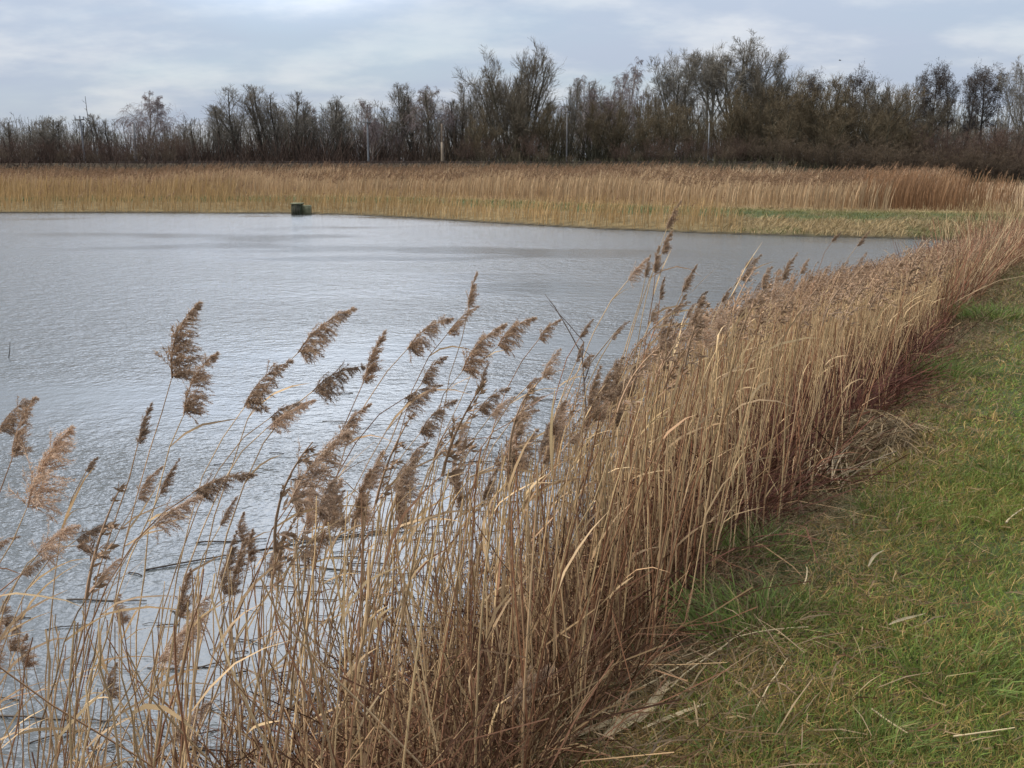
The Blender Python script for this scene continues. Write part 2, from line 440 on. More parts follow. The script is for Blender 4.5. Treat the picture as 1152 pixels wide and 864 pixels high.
for (bx, by, tx, ty, z, sty) in HAND:
    rb = ray(bx, by)
    d = (CAM[2] - z)/(-rb[2])
    P = CAM + rb*d
    # keep the root on the reed belt
    s_, p_ = bank_sp(P[:2])
    T = CAM + ray(tx, ty)*d*(1 + rng.uniform(-.01, .01))
    v = T - P; plen = np.linalg.norm(v); v = v/plen
    h = z
    lean = rng.uniform(.12, .3) + (.22 if bx < 480 else 0)*rng.uniform(.4, 1) + .25*max(v[0], 0)*rng.uniform(.3, 1)
    rx, ry = P[0] - lean*h*.55, P[1] + rng.uniform(-.15, .15)
    rz = gz(rx, ry)
    root = np.array([rx, ry, max(rz, -.15)])
    tc = straw(1, red=.25)[0]
    big = plen/.3
    t = make_reed(root, P, v, sty, plen*1.05, rng.uniform(.0032, .0046)*(1 if d < 6 else 1.1), tc, rng.integers(1, 4))
    hand_info.append((t, bx, by, tx, ty, sty, plen, d))

# words for every plumed reed: look of the plume, row it belongs to, its order in that row
ORD = ['first', 'second', 'third', 'fourth', 'fifth', 'sixth', 'seventh', 'eighth', 'ninth', 'tenth', 'eleventh', 'twelfth', 'thirteenth', 'fourteenth', 'fifteenth',
       'sixteenth', 'seventeenth', 'eighteenth', 'nineteenth', 'twentieth']
def plume_words(sty, bx, by, tx, ty):
    a = math.degrees(math.atan2(by - ty, tx - bx))
    pose = 'drooping' if a < 0 else 'blown almost flat' if a < 35 else 'slanting' if a < 62 else 'upright'
    look = {'pointed': 'narrow', 'flag': 'one-sided', 'fluffy': 'bushy'}[sty]
    return f'{look} plume {pose}'
rows = {}
for inf in hand_info:
    t, bx, by, tx, ty, sty, plen, d = inf
    zone = ('at far left' if bx < 250 else 'left of middle' if bx < 445 else 'in the middle' if bx < 680 else 'right of middle')
    band = ('topmost row' if by < 400 else 'second row' if by < 480 else 'third row' if by < 600 else 'lowest row')
    rows.setdefault((zone, band, plume_words(sty, bx, by, tx, ty)), []).append(inf)
for (zone, band, words), lst in rows.items():
    lst.sort(key=lambda i: i[1])
    for k, inf in enumerate(lst):
        nth = '' if len(lst) == 1 else f'{ORD[k]} '
        tag(inf[0], f'reed with {words}, {nth}from left in {band} {zone}' if nth else f'reed with {words}, only such in {band} {zone}', 'reed', REED_GROUP)

# skyline of the unplumed crowd
SKX = [-200, 0, 120, 230, 330, 430, 520, 610, 680, 715, 760, 800, 850, 900, 1000, 1060, 1100, 1152, 1400]
SKY = [640, 640, 620, 590, 540, 500, 470, 445, 405, 365, 345, 328, 312, 300, 288, 276, 270, 262, 255]
def reed_crowd(n, smin, smax, pmin, pmax, hmean=2.05, r=None):
    """roots, tips of n reeds in the belt whose tips stay under the skyline"""
    u = rng.random(n)
    s = smin + (smax - smin)*u
    p = rng.uniform(pmin, pmax, n)
    xy = bank_xy(s, p)
    z = np.maximum(ground_z(xy[:, 0], xy[:, 1]), -.12)
    root = np.column_stack([xy, z])
    h = hmean*rng.uniform(.55, 1.12, n)*(1 - .22*smooth(10, 30, s))
    lean = rng.normal(.045, .10, n)*h; ly = rng.normal(.02, .08, n)*h
    wild = rng.random(n) < .13; lean = np.where(wild, rng.normal(.0, .3, n)*h, lean); ly = np.where(wild, rng.normal(0, .22, n)*h, ly)
    lean = np.clip(lean, -.4*h, np.where(p < 1.2, .16, .42)*h); ly = np.clip(ly, -.3*h, .3*h)
    for it in range(14):
        tip = root + np.column_stack([lean, ly, h])
        px, py, d = proj(tip)
        bad = (py < np.interp(px, SKX, SKY) + rng.exponential(26, n)*np.clip(7/np.maximum(d, 1), .15, 1))
        h = np.where(bad, h*.93, h); lean = np.where(bad, lean*.95, lean)
    tip = root + np.column_stack([lean, ly, h])
    px, py, d = proj(tip); bx_, by_, bd_ = proj(root + np.column_stack([lean*.4, ly*.4, h*.5]))
    ok = (h > .35) & (~bad) & (np.hypot(root[:, 0], root[:, 1]) > 1.9) & (d > 1.7) & (((px > -160) & (px < 1300)) | ((bx_ > -160) & (bx_ < 1300)))
    return root[ok], tip[ok], h[ok], d[ok], px[ok], py[ok]

# single unplumed (or small-plumed) reeds: the nearest ones
root, tip, h, d, px, py = reed_crowd(1500, -1.6, 5.2, .35, 3.0)
bxp, byp, _ = proj(root)
vis = (px > -20) & (px < 900) & (py < 830) & (rng.random(len(px)) < .3 + .7*smooth(-.5, 2.5, bank_sp(root[:, :2])[0])*(1 - .6*smooth(.8, 1.8, bank_sp(root[:, :2])[1])))
order = np.argsort(np.where(vis, d, 99))[:300 - len(HAND)]
def zone_word(x):
    return ('at the left edge' if x < 120 else 'left of the middle' if x < 330 else 'just left of the middle' if x < 520 else 'in the middle' if x < 680 else 'beside the grassy bank')
for i in order:
    nleaf = int(rng.integers(0, 4))
    kindr = rng.random()
    plume = None
    tipdir = norm(np.array([rng.uniform(.0, .5), rng.normal()*.15, 1]))
    if kindr < .30 and d[i] > 3.0: plume = STYLES[rng.integers(0, 3)]
    t = make_reed(root[i], tip[i], tipdir, plume, rng.uniform(.12, .2), rng.uniform(.0028, .0050), straw(1, red=.3)[0], nleaf)
    look = 'with small ragged plume' if plume else 'stripped bare' if nleaf == 0 else 'with one dry leaf' if nleaf == 1 else 'with several dry leaves'
    hh = 'short' if h[i] < 1.1 else 'middling' if h[i] < 1.6 else 'tall'
    tag(t, f'{hh} straw-coloured stalk {look} in the reed belt {zone_word(px[i])}', 'reed', REED_GROUP)

# everything denser than that: one stretch of reed bed
def bed_mesh(root, tip, h, d, sides, K, red, leafn, plume_p, wmul, lib=None):
    n = len(root)
    t0 = np.column_stack([rng.normal(.04, .09, n)*h, rng.normal(0, .09, n)*h, h])
    td = norm(np.column_stack([rng.uniform(-.05, .32, n), rng.normal(0, .12, n), np.ones(n)]))
    P = hermite(root, t0, tip, td*(h*.6)[:, None], K)
    rad = rng.uniform(.0022, .0042, n)[:, None]*np.linspace(1.05, .5, K)[None]*wmul[:, None]
    parts = [tubes(P, rad, sides, straw(n, red=red))]
    m = max(1, int(n*leafn)); j = rng.integers(0, n, m); k = rng.integers(1, K - 1, m)
    p0 = P[j, k]; dd = norm(P[j, k+1] - P[j, k]) + np.column_stack([rng.uniform(-.35, .6, m), rng.normal(0, .3, m), np.zeros(m)])*.5
    lp = leaf_paths(p0, dd, rng.uniform(.10, .30, m), rng.uniform(0, .28, m))
    parts.append(tubes(lp, LEAF_W[None]*(rng.uniform(.0022, .005, m)*wmul[j])[:, None], 2, straw(m, red=.12)))
    pm = rng.random(n) < plume_p
    if pm.any():
        k = pm.sum()
        tint = rng.uniform(.65, 1.2, (k, 1))*np.array([1.05, .98, .90])
        parts.append(plumes_stuff(tip[pm], td[pm] + np.array([.35, 0, 0]), rng.uniform(.15, .29, k), tint, lib=lib))
    return cat(parts)
parts = []
root, tip, h, d, px, py = reed_crowd(2700, -1.6, 6.5, .15, 2.9)
_, pp = bank_sp(root[:, :2]); keep = rng.random(len(root)) < (.8 + .2*smooth(-.8, 2.2, bank_sp(root[:, :2])[0]))*1.0 - (.90 - .22*smooth(1, 5, bank_sp(root[:, :2])[0]))*smooth(.5, 1.5, pp)
root, tip, h, d = root[keep], tip[keep], h[keep], d[keep]
parts.append(bed_mesh(root, tip, h, d, 3, 7, .3, .45, .10, np.ones(len(root)), PL_MID))
root, tip, h, d, px, py = reed_crowd(5600, 5.5, 15, .34, 3.0)
parts.append(bed_mesh(root, tip, h, d, 3, 6, .12, .4, .21, np.full(len(root), 1.0), PL_MID))
root, tip, h, d, px, py = reed_crowd(8000, 15, 35, .3, 3.3)
parts.append(bed_mesh(root, tip, h, d, 2, 5, .5, .5, .24, np.full(len(root), 1.6)))
o = build('reed_bed', cat(parts), M_BED)
tag(o, 'dense belt of dry golden reeds between the grassy bank and the pond', 'reed bed', kind='stuff')

# ------------------------------------------------------------------ tangled undergrowth at the foot of the reeds
def strands(n, s, p, zoff, ln, up, K=5, curl=.35):
    xy = bank_xy(s, p); z = np.maximum(ground_z(xy[:, 0], xy[:, 1]), -.05) + zoff
    P = [np.column_stack([xy, z])]
    d_ = norm(np.column_stack([rng.normal(.1, .7, n), rng.normal(0, .7, n), up]))
    for k in range(1, K):
        d_ = norm(d_ + rng.normal(size=(n, 3))*curl + np.array([0, 0, -.06]))
        P.append(P[-1] + d_*(ln/(K-1))[:, None])
    return np.stack(P, 1)
n = 46000
s = -2.5 + 38*rng.random(n)**2.1; p = .38 + 1.9*rng.random(n)**1.4 - .25*smooth(2, -1, s)
P = strands(n, s, p, 0, rng.uniform(.25, .8, n)*(1 - .35*smooth(5, 9, s)), rng.uniform(.3, 2.1, n))
dist = np.linalg.norm(P[:, 0] - CAM, axis=1)
ok = np.hypot(P[:, 0, 0], P[:, 0, 1]) > 1.6
cu = np.array([.118, .056, .030])*rng.uniform(.4, 1.4, (n, 1)) + (rng.random((n, 1)) < (.36 + .4*smooth(5, 10, s))[:, None])*rng.uniform(.05, .28, (n, 1))*np.array([1, .72, .36])
und = tubes(P[ok], (rng.uniform(.0008, .0019, n)*(1 + dist*.06))[ok][:, None], 2, cu[ok])
# red leafless stems rising in the far part of the belt
n = 8500
s = rng.uniform(9, 36, n); p = .3 + rng.uniform(.0, 1.4, n)*(.6 + .02*s)
P = strands(n, s, p, 0, rng.uniform(.6, 1.25, n)*(1 - .3*smooth(20, 36, s)), np.full(n, 3.0), 5, .12)
cr = np.array([.25, .118, .07])*rng.uniform(.5, 1.3, (n, 1)); cr = np.where(rng.random((n, 1)) < .35, np.array([.46, .33, .19])*rng.uniform(.7, 1.2, (n, 1)), cr)
red = tubes(P, rng.uniform(.003, .005, n)[:, None]*np.linspace(1.1, .5, 5)[None], 2, cr)
n = 9000
s = rng.normal(4.9, 1.5, n); p = .25 + np.abs(rng.normal(0, .42, n))
P = strands(n, s, p, 0, rng.uniform(.25, .75, n), rng.uniform(.3, 1.8, n))
cm = np.array([.125, .050, .034])*rng.uniform(.35, 1.4, (n, 1))
und2 = tubes(P, rng.uniform(.0012, .0026, n)[:, None], 2, cm)
o = build('undergrowth', cat([und, und2, red]), M_UNDER)
tag(o, 'reddish brown tangle of bare bramble stems at the foot of the reeds', 'undergrowth', kind='stuff')

# ------------------------------------------------------------------ grass of the bank
def grass_col(x, y, n, p):
    a = fbm(x*.9 + 4, y*.9); b = fbm(x*2.3, y*2.3 + 8)
    green = np.array([.098, .135, .036]); lush = np.array([.105, .16, .038]); dry = np.array([.27, .20, .10]); olive = np.array([.145, .125, .048])
    r = rng.random(n)
    c = np.where((r < .45)[:, None], green, olive)
    c = np.where((r > .85 - .0*a)[:, None], lush, c)
    c = np.where(((a + b*.5 > .72) & (rng.random(n) < .28))[:, None], lush, c)
    pd = .08 + .34*smooth(.45, .72, b) + .4*smooth(-.6, .25, p)
    c = np.where((rng.random(n) < pd)[:, None], dry*rng.uniform(.6, 1.1, (n, 1)), c)
    return c*np.array([1.72, 1.55, 1.2])*rng.uniform(.6, 1.4, (n, 1))
def grass(n, rmin, rmax, hmin, hmax, w):
    r_ = np.exp(rng.uniform(math.log(rmin), math.log(rmax), n))
    a = rng.uniform(math.radians(-18), math.radians(54), n)
    x, y = r_*np.sin(a), r_*np.cos(a)
    s, p = bank_sp(np.column_stack([x, y]))
    edge = .25 + (fbm(s*1.1, s*.3 + 5) - .5)*1.3
    ok = p < edge - rng.exponential(.12, n)
    x, y, p, r_ = x[ok], y[ok], p[ok], r_[ok]; n = len(x)
    z = ground_z(x, y)
    tuft = fbm(x*3.1, y*3.1)
    hh = rng.uniform(hmin, hmax, n)*(.6 + .9*tuft)*(.8 + .5*fbm(x*.7, y*.7))
    d_ = norm(np.column_stack([rng.normal(.12, .75, n), rng.normal(0, .75, n), np.full(n, 1.05)]))
    p0 = np.column_stack([x, y, z - .005]); p1 = p0 + d_*(hh*.55)[:, None]
    d2 = norm(d_ + np.column_stack([rng.normal(.1, .4, n), rng.normal(0, .4, n), rng.uniform(-.8, .1, n)]))
    p2 = p1 + d2*(hh*.5)[:, None]
    P = np.stack([p0, p1, p2], 1)
    wd = w*rng.uniform(.7, 1.3, n)[:, None]*np.array([1, .8, .12])[None]*(1 + r_*.10)[:, None]
    return tubes(P, wd, 2, grass_col(x, y, n, p))
parts = [grass(220000, 1.3, 6.5, .035, .085, .0013), grass(200000, 5, 30, .035, .085, .0017)]
# dead thatch lying on the turf and down the bank
n = 26000
r_ = np.exp(rng.uniform(math.log(1.7), math.log(22), n)); a = rng.uniform(math.radians(-20), math.radians(36), n)
x, y = r_*np.sin(a), r_*np.cos(a); s, p = bank_sp(np.column_stack([x, y]))
keep = (p < 1.3) & (rng.random(n) < .16 + .55*smooth(-.9, .1, p))
x, y, p, r_ = x[keep], y[keep], p[keep], r_[keep]; n = len(x)
z = ground_z(x, y) + rng.uniform(.005, .05, n)
az = rng.normal(.6, .9, n); ln = rng.uniform(.04, .18, n)
dv = np.column_stack([np.cos(az), np.sin(az), rng.normal(0, .12, n)])
p0 = np.column_stack([x, y, z]); 
pm_ = p0 + dv*(ln*.5)[:, None] + rng.normal(size=(n, 3))*.012; pe = p0 + dv*ln[:, None]
for q_ in (pm_, pe): q_[:, 2] = np.maximum(ground_z(q_[:, 0], q_[:, 1]) + .012, q_[:, 2]*.5 + .5*(ground_z(q_[:, 0], q_[:, 1]) + .02))
parts.append(tubes(np.stack([p0, pm_, pe], 1), rng.uniform(.001, .0022, n)[:, None]*(1 + r_*.08)[:, None], 2, straw(n, red=.2)*np.array([.66, .64, .60])*rng.uniform(.4, 1.05, (n, 1))))
n = 60000
s = -2.5 + 30*rng.random(n)**1.8; p = rng.normal(.28, .38, n); keep = (p > -.9) & (p < 1.5); s, p = s[keep], p[keep]; n = len(s)
xy = bank_xy(s, p); z = ground_z(xy[:, 0], xy[:, 1]); dist = np.hypot(xy[:, 0], xy[:, 1])
d_ = norm(np.column_stack([rng.normal(.15, .8, n), rng.normal(0, .8, n), rng.uniform(.15, .9, n)])); hh = rng.uniform(.05, .17, n)
p0 = np.column_stack([xy, z - .005]); p1 = p0 + d_*(hh*.6)[:, None]; p2 = p1 + norm(d_ + np.column_stack([rng.normal(0, .5, n), rng.normal(0, .5, n), rng.uniform(-.9, 0, n)]))*(hh*.5)[:, None]
c = np.array([.25, .18, .095])*rng.uniform(.35, 1.3, (n, 1)); c = np.where((rng.random(n) < .16)[:, None], np.array([.11, .13, .04])*rng.uniform(.6, 1.2, (n, 1)), c)
parts.append(tubes(np.stack([p0, p1, p2], 1), rng.uniform(.001, .0019, n)[:, None]*np.array([[1, .8, .2]])*(1 + dist*.11)[:, None], 2, c))
o = build('grass', cat(parts), M_GRASS)
tag(o, 'short rough green grass with dead straw on the near bank', 'grass', kind='stuff')

# lush tufts one can point at
def tuft_mesh(seed, n=260, hmax=.2, rad=.16, dryp=.12):
    r = np.random.default_rng(seed)
    a = r.uniform(0, 6.283, n); q = rad*np.sqrt(r.random(n))
    p0 = np.column_stack([np.cos(a)*q, np.sin(a)*q, np.full(n, -.01)])
    d_ = norm(np.column_stack([np.cos(a)*q/rad*.7 + r.normal(.12, .25, n), np.sin(a)*q/rad*.7 + r.normal(0, .25, n), np.ones(n)]))
    hh = hmax*r.uniform(.4, 1, n)
    p1 = p0 + d_*(hh*.55)[:, None]; p2 = p1 + norm(d_ + np.column_stack([r.normal(.2, .3, n), r.normal(0, .3, n), np.full(n, -.5)]))*(hh*.5)[:, None]
    c = np.where((r.random(n) < dryp)[:, None], np.array([.28, .22, .10]), np.array([.135, .18, .042]))*r.uniform(.6, 1.3, (n, 1))
    return tubes(np.stack([p0, p1, p2], 1), np.array([[.0022, .0018, .0003]])*r.uniform(.7, 1.3, (n, 1)), 2, c, r)
TUFTS = [mesh_from('grass_tuft', tuft_mesh(i, 260 + 60*(i % 3)), M_GRASS) for i in range(4)]
def on_ground(px, py, it=6):
    r = ray(px, py); z = 1.2
    for k in range(it):
        t = (3 - z)/(-r[2]); x, y = r[0]*t, r[1]*t; z = .5*z + .5*gz(x, y)
    return x, y, gz(x, y)
for k, (px_, py_, sc, lab) in enumerate([
    (1078, 765, 1.1, 'large bright green grass tuft low on the right side of the bank'), (850, 622, 1.15, 'bright grass tuft beside the dark undergrowth, highest on the bank edge'),
    (835, 705, 1.3, 'wide green grass tuft at the bank edge below the middle'), (905, 690, .8, 'small green tuft on the turf right of the wide edge tuft'),
    (1010, 580, 1.0, 'green tuft just below the heap of dead grass'), (1060, 425, 1.5, 'lush tuft on the upper bank near the right border'),
    (1110, 360, 1.8, 'farthest lush tuft where the bank narrows'), (830, 845, .9, 'green tuft at the lower border beside fallen reed leaves'),
    (1130, 540, 1.1, 'green tuft touching the right border halfway down the bank'), (985, 850, .8, 'green tuft at the lower border in the middle of the turf'), (980, 470, 1.6, 'tall tuft growing right where the reeds meet the turf')]):
    o = link('grass_tuft', TUFTS[k % 4]); o.location = on_ground(px_, py_); o.rotation_euler = (0, 0, k*1.3); o.scale = (sc, sc, sc*rng.uniform(.7, .95))
    tag(o, lab, 'grass tuft', 'grass tufts on the bank')

# heap of dead grass on the bank edge, with a sheaf of broken stalks
hx, hy, hz = on_ground(960, 512)
n = 2600
a = rng.uniform(0, 6.283, n); q = np.sqrt(rng.random(n))
ex, ey = .62, .42
bx0 = np.cos(a)*q*ex; by0 = np.sin(a)*q*ey
ca, sa = math.cos(1.05), math.sin(1.05)
lx, ly = bx0*ca - by0*sa, bx0*sa + by0*ca
lz = .26*(1 - q**1.5)*rng.uniform(.25, 1.0, n) + (ground_z(hx + lx, hy + ly) - hz)
az = rng.normal(-2.4, .8, n); ln = rng.uniform(.1, .32, n)
dv = np.column_stack([np.cos(az), np.sin(az), rng.normal(-.25, .22, n)])
p0 = np.column_stack([lx, ly, lz]); p1 = p0 + dv*(ln*.5)[:, None] + np.array([0, 0, .015]); p2 = p0 + dv*ln[:, None]
for q_ in (p1, p2): q_[:, 2] = np.maximum(q_[:, 2], ground_z(hx + q_[:, 0], hy + q_[:, 1]) - hz + .01)
o = build('dead_grass_heap', tubes(np.stack([p0, p1, p2], 1), rng.uniform(.0015, .003, n)[:, None], 2, np.array([.27, .19, .10])*rng.uniform(.4, 1.25, (n, 1))), M_BED)
o.location = (hx, hy, hz)
tag(o, 'matted heap of dead brown grass bulging over the bank edge', 'grass heap')
sx, sy, sz = on_ground(930, 552)
n = 46
off = rng.normal(size=(n, 2))*np.array([.07, .10])
p0 = np.column_stack([off, np.full(n, .05) + rng.uniform(0, .06, n)])
dv = norm(np.column_stack([rng.normal(.42, .22, n), rng.normal(.75, .25, n), rng.normal(.18, .14, n)]))
ln = rng.uniform(.22, .5, n)
P = np.stack([p0 + dv*(ln*u)[:, None] - np.array([0, 0, .09])*u**2 for u in np.linspace(0, 1, 5)], 1)
o = build('broken_stalks', tubes(P, rng.uniform(.0018, .0038, n)[:, None], 4, np.array([.40, .29, .16])*rng.uniform(.45, 1.1, (n, 1))), M_STEM)
o.location = (sx, sy, sz)
tag(o, 'sheaf of pale broken reed stalks sliding off the dead grass heap', 'reed stalks')

# fallen leaves and stalks, each one a thing
FALL = [ # px, py (middle), length px, screen slope angle deg, half-width m, label, kind
 (655, 770, 260, 40, .0035, 'long pale stalk lying up the bank from the lower middle', 'stalk'),
 (745, 780, 150, 28, .005, 'bleached stalk lying on the edge of the turf beside the litter', 'stalk'),
 (835, 738, 150, 14, .0035, 'long thin stalk lying from the litter onto the green turf', 'stalk'),
 (680, 832, 90, 20, .016, 'broad curled dead leaf nearest the lower border in the litter', 'leaf'),
 (712, 822, 80, 35, .018, 'broad tan dead leaf in the middle of the litter', 'leaf'),
 (735, 805, 60, 55, .016, 'pale broad dead leaf standing up from the litter', 'leaf'),
 (660, 820, 70, 10, .015, 'greyish flat dead leaf at the left of the litter', 'leaf'),
 (760, 822, 80, 22, .010, 'narrow dead leaf on the right side of the litter', 'leaf'),
 (1020, 710, 44, 18, .006, 'short thick pale stalk piece lying alone on the green turf', 'leaf'),
 (985, 640, 26, 45, .006, 'small straw leaf in the middle of the turf', 'leaf'),
 (810, 630, 44, 22, .009, 'pale leaf lying beside the upper bright tuft', 'leaf'),
 (865, 612, 34, 30, .006, 'small curled leaf just right of the upper bright tuft', 'leaf'),
 (905, 660, 20, 80, .004, 'short white straw standing upright in the turf', 'stalk'),
 (1000, 828, 50, -35, .004, 'crooked straw lying near the lower border of the turf', 'stalk'),
 (1105, 840, 70, 8, .003, 'thin straw lying in the lower right corner', 'stalk'),
 (1142, 590, 30, 40, .005, 'pale straw at the right border of the turf', 'stalk'),
 (865, 790, 80, 60, .003, 'thin bent straw arching over the lower turf', 'stalk'),
 (610, 800, 210, 32, .0035, 'bent-over reed stalk leaning across the lower middle', 'stalk'),
 (790, 760, 130, 38, .004, 'straw stalk leaning from the undergrowth onto the turf', 'stalk'),
 (560, 850, 140, 48, .0035, 'broken stalk rising from the lower border in the middle', 'stalk'),
]
for (px_, py_, lp_, ang, hw, lab, kd) in FALL:
    dx, dy = math.cos(math.radians(ang))*lp_/2, math.sin(math.radians(ang))*lp_/2
    A = np.array(on_ground(px_ - dx, py_ + dy)); B = np.array(on_ground(px_ + dx, py_ - dy))
    L = min(np.linalg.norm(B - A), 1.5); dv = (B - A)/np.linalg.norm(B - A); A = (A + B)/2 - dv*L/2
    u = np.linspace(0, 1, 8)[:, None]
    P = dv*L*u + rng.normal(size=(8, 3))*.005*min(1, L)*.7 + np.cross(dv, [0, 0, 1.])*np.sin(u*3.1)*L*rng.uniform(-.07, .07) + np.array([0, 0, 1])*np.sin(u*math.pi)*.03*L
    gzv = ground_z(A[0] + P[:, 0], A[1] + P[:, 1]) - A[2]
    P[:, 2] = np.maximum(gzv + .045, P[:, 2] + .03)
    if kd == 'leaf':
        w_ = np.array([.35, .8, 1, 1, .9, .7, .45, .1])*hw
        v, q, c = tubes(P[None], w_[None], 2, np.array([.44, .345, .20])*rng.uniform(.8, 1.15))
        mid = v.reshape(8, 2, 3).mean(1)
        # folded blade: a mid rib lower than both rims
        T = norm(np.gradient(P, axis=0)); side = norm(np.cross(T, [0, 0, 1.]) + np.array([0, 0, rng.uniform(-.5, .5)]))
        rim1 = P + side*w_[:, None] + np.array([0, 0, 1])*w_[:, None]*.5; rim2 = P - side*w_[:, None] + np.array([0, 0, 1])*w_[:, None]*.35
        v = np.stack([rim1, P, rim2], 1).reshape(-1, 3)
        q = []
        for k in range(7):
            for j in range(2): q.append([k*3+j, k*3+j+1, k*3+j+4, k*3+j+3])
        data = (v, np.array(q), np.repeat((np.array([.44, .345, .20])*rng.uniform(.75, 1.15))[None], len(v), 0))
        o = build('fallen_leaf', data, M_LEAF)
    else:
        o = build('fallen_stalk', tubes(P[None], np.linspace(hw, hw*.6, 8)[None], 5, np.array([.45, .34, .185])*rng.uniform(.75, 1.1)), M_STEM)
    o.location = A
    tag(o, lab, 'dead leaf' if kd == 'leaf' else 'reed stalk')
# loose litter under them
n = 480
s = rng.normal(.35, .5, n); p = rng.normal(.0, .35, n); xy = bank_xy(s, p); z = ground_z(xy[:, 0], xy[:, 1])
az = rng.normal(.9, .8, n); ln = rng.uniform(.05, .26, n)
p0 = np.column_stack([xy, z + rng.uniform(.02, .09, n)]); dv = np.column_stack([np.cos(az), np.sin(az), rng.normal(.05, .2, n)])
P = np.stack([p0 + dv*(ln*u)[:, None] for u in (0, .5, 1)], 1); P[:, 1, 2] += .01
P[..., 2] = np.maximum(P[..., 2], ground_z(P[..., 0].ravel(), P[..., 1].ravel()).reshape(n, 3) + .015)
o = build('reed_litter', tubes(P, rng.uniform(.001, .0032, n)[:, None]*np.array([[.6, 1, .4]]), 2, straw(n, red=.15)*rng.uniform(.3, .8, (n, 1))), M_LEAF)
tag(o, 'loose litter of broken straw along the turf edge', 'litter', kind='stuff')

# ------------------------------------------------------------------ stalks floating on the water
n = 300
s = rng.uniform(.5, 9, n); p = 2.2 + rng.gamma(2.0, .7, n); xy = bank_xy(s, p)
keep = pond_sd(xy[:, 0], xy[:, 1]) < -.05
xy = xy[keep]; n = len(xy)
az = rng.normal(.12, .35, n); ln = rng.uniform(.05, .4, n)
p0 = np.column_stack([xy, np.full(n, .004)]); dv = np.column_stack([np.cos(az), np.sin(az), np.zeros(n)])
P = np.stack([p0 + dv*(ln*u)[:, None] + np.array([0, 0, .006])*math.sin(u*3.1) for u in (0, .33, .66, 1)], 1)
P[:, 1:3] += rng.normal(size=(n, 2, 3))*np.array([.004, .006, 0])
mat_float = tubes(P, rng.uniform(.002, .0055, n)[:, None], 4, np.array([.055, .040, .028])*rng.uniform(.6, 1.8, (n, 1)))
o = build('floating_debris', mat_float, M_UNDER)
tag(o, 'dark drift of rotting reed scraps floating at the foot of the reeds', 'debris', kind='stuff')
FLO = [(310, 615, 300, 10, 'longest dark stalk floating across the water behind the left reeds'), (400, 602, 150, 4, 'dark stalk floating level with the topmost scraps behind the reeds'),
       (445, 598, 60, 0, 'short thick dark scrap floating in the middle of the water gap'), (120, 675, 90, -1, 'dark stalk floating at the left between thin reeds'),
       (260, 608, 80, 3, 'thin dark stalk floating left of the longest one'), (60, 808, 120, -3, 'pale wet stalk floating in the lower left corner'), (380, 640, 110, -6, 'crooked dark stalk floating below the others')]
for px_, py_, lp_, ang, lab in FLO:
    dx, dy = math.cos(math.radians(ang))*lp_/2, math.sin(math.radians(ang))*lp_/2
    def wp(a, b): r = ray(a, b); t = 2.99/(-r[2]); return np.array([r[0]*t, r[1]*t, .008])
    A, B = wp(px_ - dx, py_ + dy), wp(px_ + dx, py_ - dy)
    u = np.linspace(0, 1, 9)[:, None]; P = (B - A)*u; P[1:-1, :2] += rng.normal(size=(7, 2))*.005; P[:, 2] = .004*np.sin(u[:, 0]*9)
    o = build('floating_stalk', tubes(P[None], np.linspace(.0075, .004, 9)[None], 5, np.array([.07, .052, .036])), M_STEM)
    o.location = A
    tag(o, lab, 'reed stalk', 'stalks floating on the water')
# lone stick standing out of the water
r = ray(8, 402); t = 3/(-r[2]); a0 = np.array([r[0]*t, r[1]*t, -.1])
o = build('water_stick', tubes(np.array([[[0, 0, 0], [.03, 0, .12], [.05, 0, .2], [.07, 0, .34]]]), np.array([[.009, .008, .006, .004]]), 5, np.array([.06, .05, .04])), M_STEM)
o.location = a0; tag(o, 'lone thin dark stick standing out of open water near left border', 'stick')
# dark bent stem with bare twigs among the middle reeds
rb = ray(660, 470); z_ = 1.75; d_ = (3 - z_)/(-rb[2]); b0 = CAM + rb*d_
def scr(a, b): return CAM + ray(a, b)*d_
pts = np.array([scr(662, 600), scr(660, 470), scr(655, 400), scr(640, 372), scr(624, 345), scr(613, 331)])
tw = [np.array([scr(655, 400), scr(657, 385), scr(640, 365), scr(617, 340)]), np.array([scr(657, 430), scr(663, 412), scr(664, 400), scr(650, 388)])]
rootp = np.array([pts[0][0], pts[0][1], max(gz(pts[0][0], pts[0][1]), -.1)])
pts = np.concatenate([rootp[None], pts]) - rootp
t = empty('dead_plant', rootp)
build('stem', tubes(pts[None], np.array([[.006, .005, .0045, .004, .003, .0025, .001]]), 5, np.array([.13, .095, .07])), M_STEM, t)
for q_ in tw: build('twig', tubes((q_ - rootp)[None], np.array([[.004, .003, .0025, .001]]), 4, np.array([.12, .085, .065])), M_STEM, t)
tag(t, 'dark forked dead stem with crooked bare twigs above the middle reeds', 'plant stem')
# bending bleached leaf blades that stand out of the crowd
BLADES = [(505, 480, 2.0, 30, 'pale broad curled leaf held above the middle reeds'), (782, 0, 0, 0, None)]
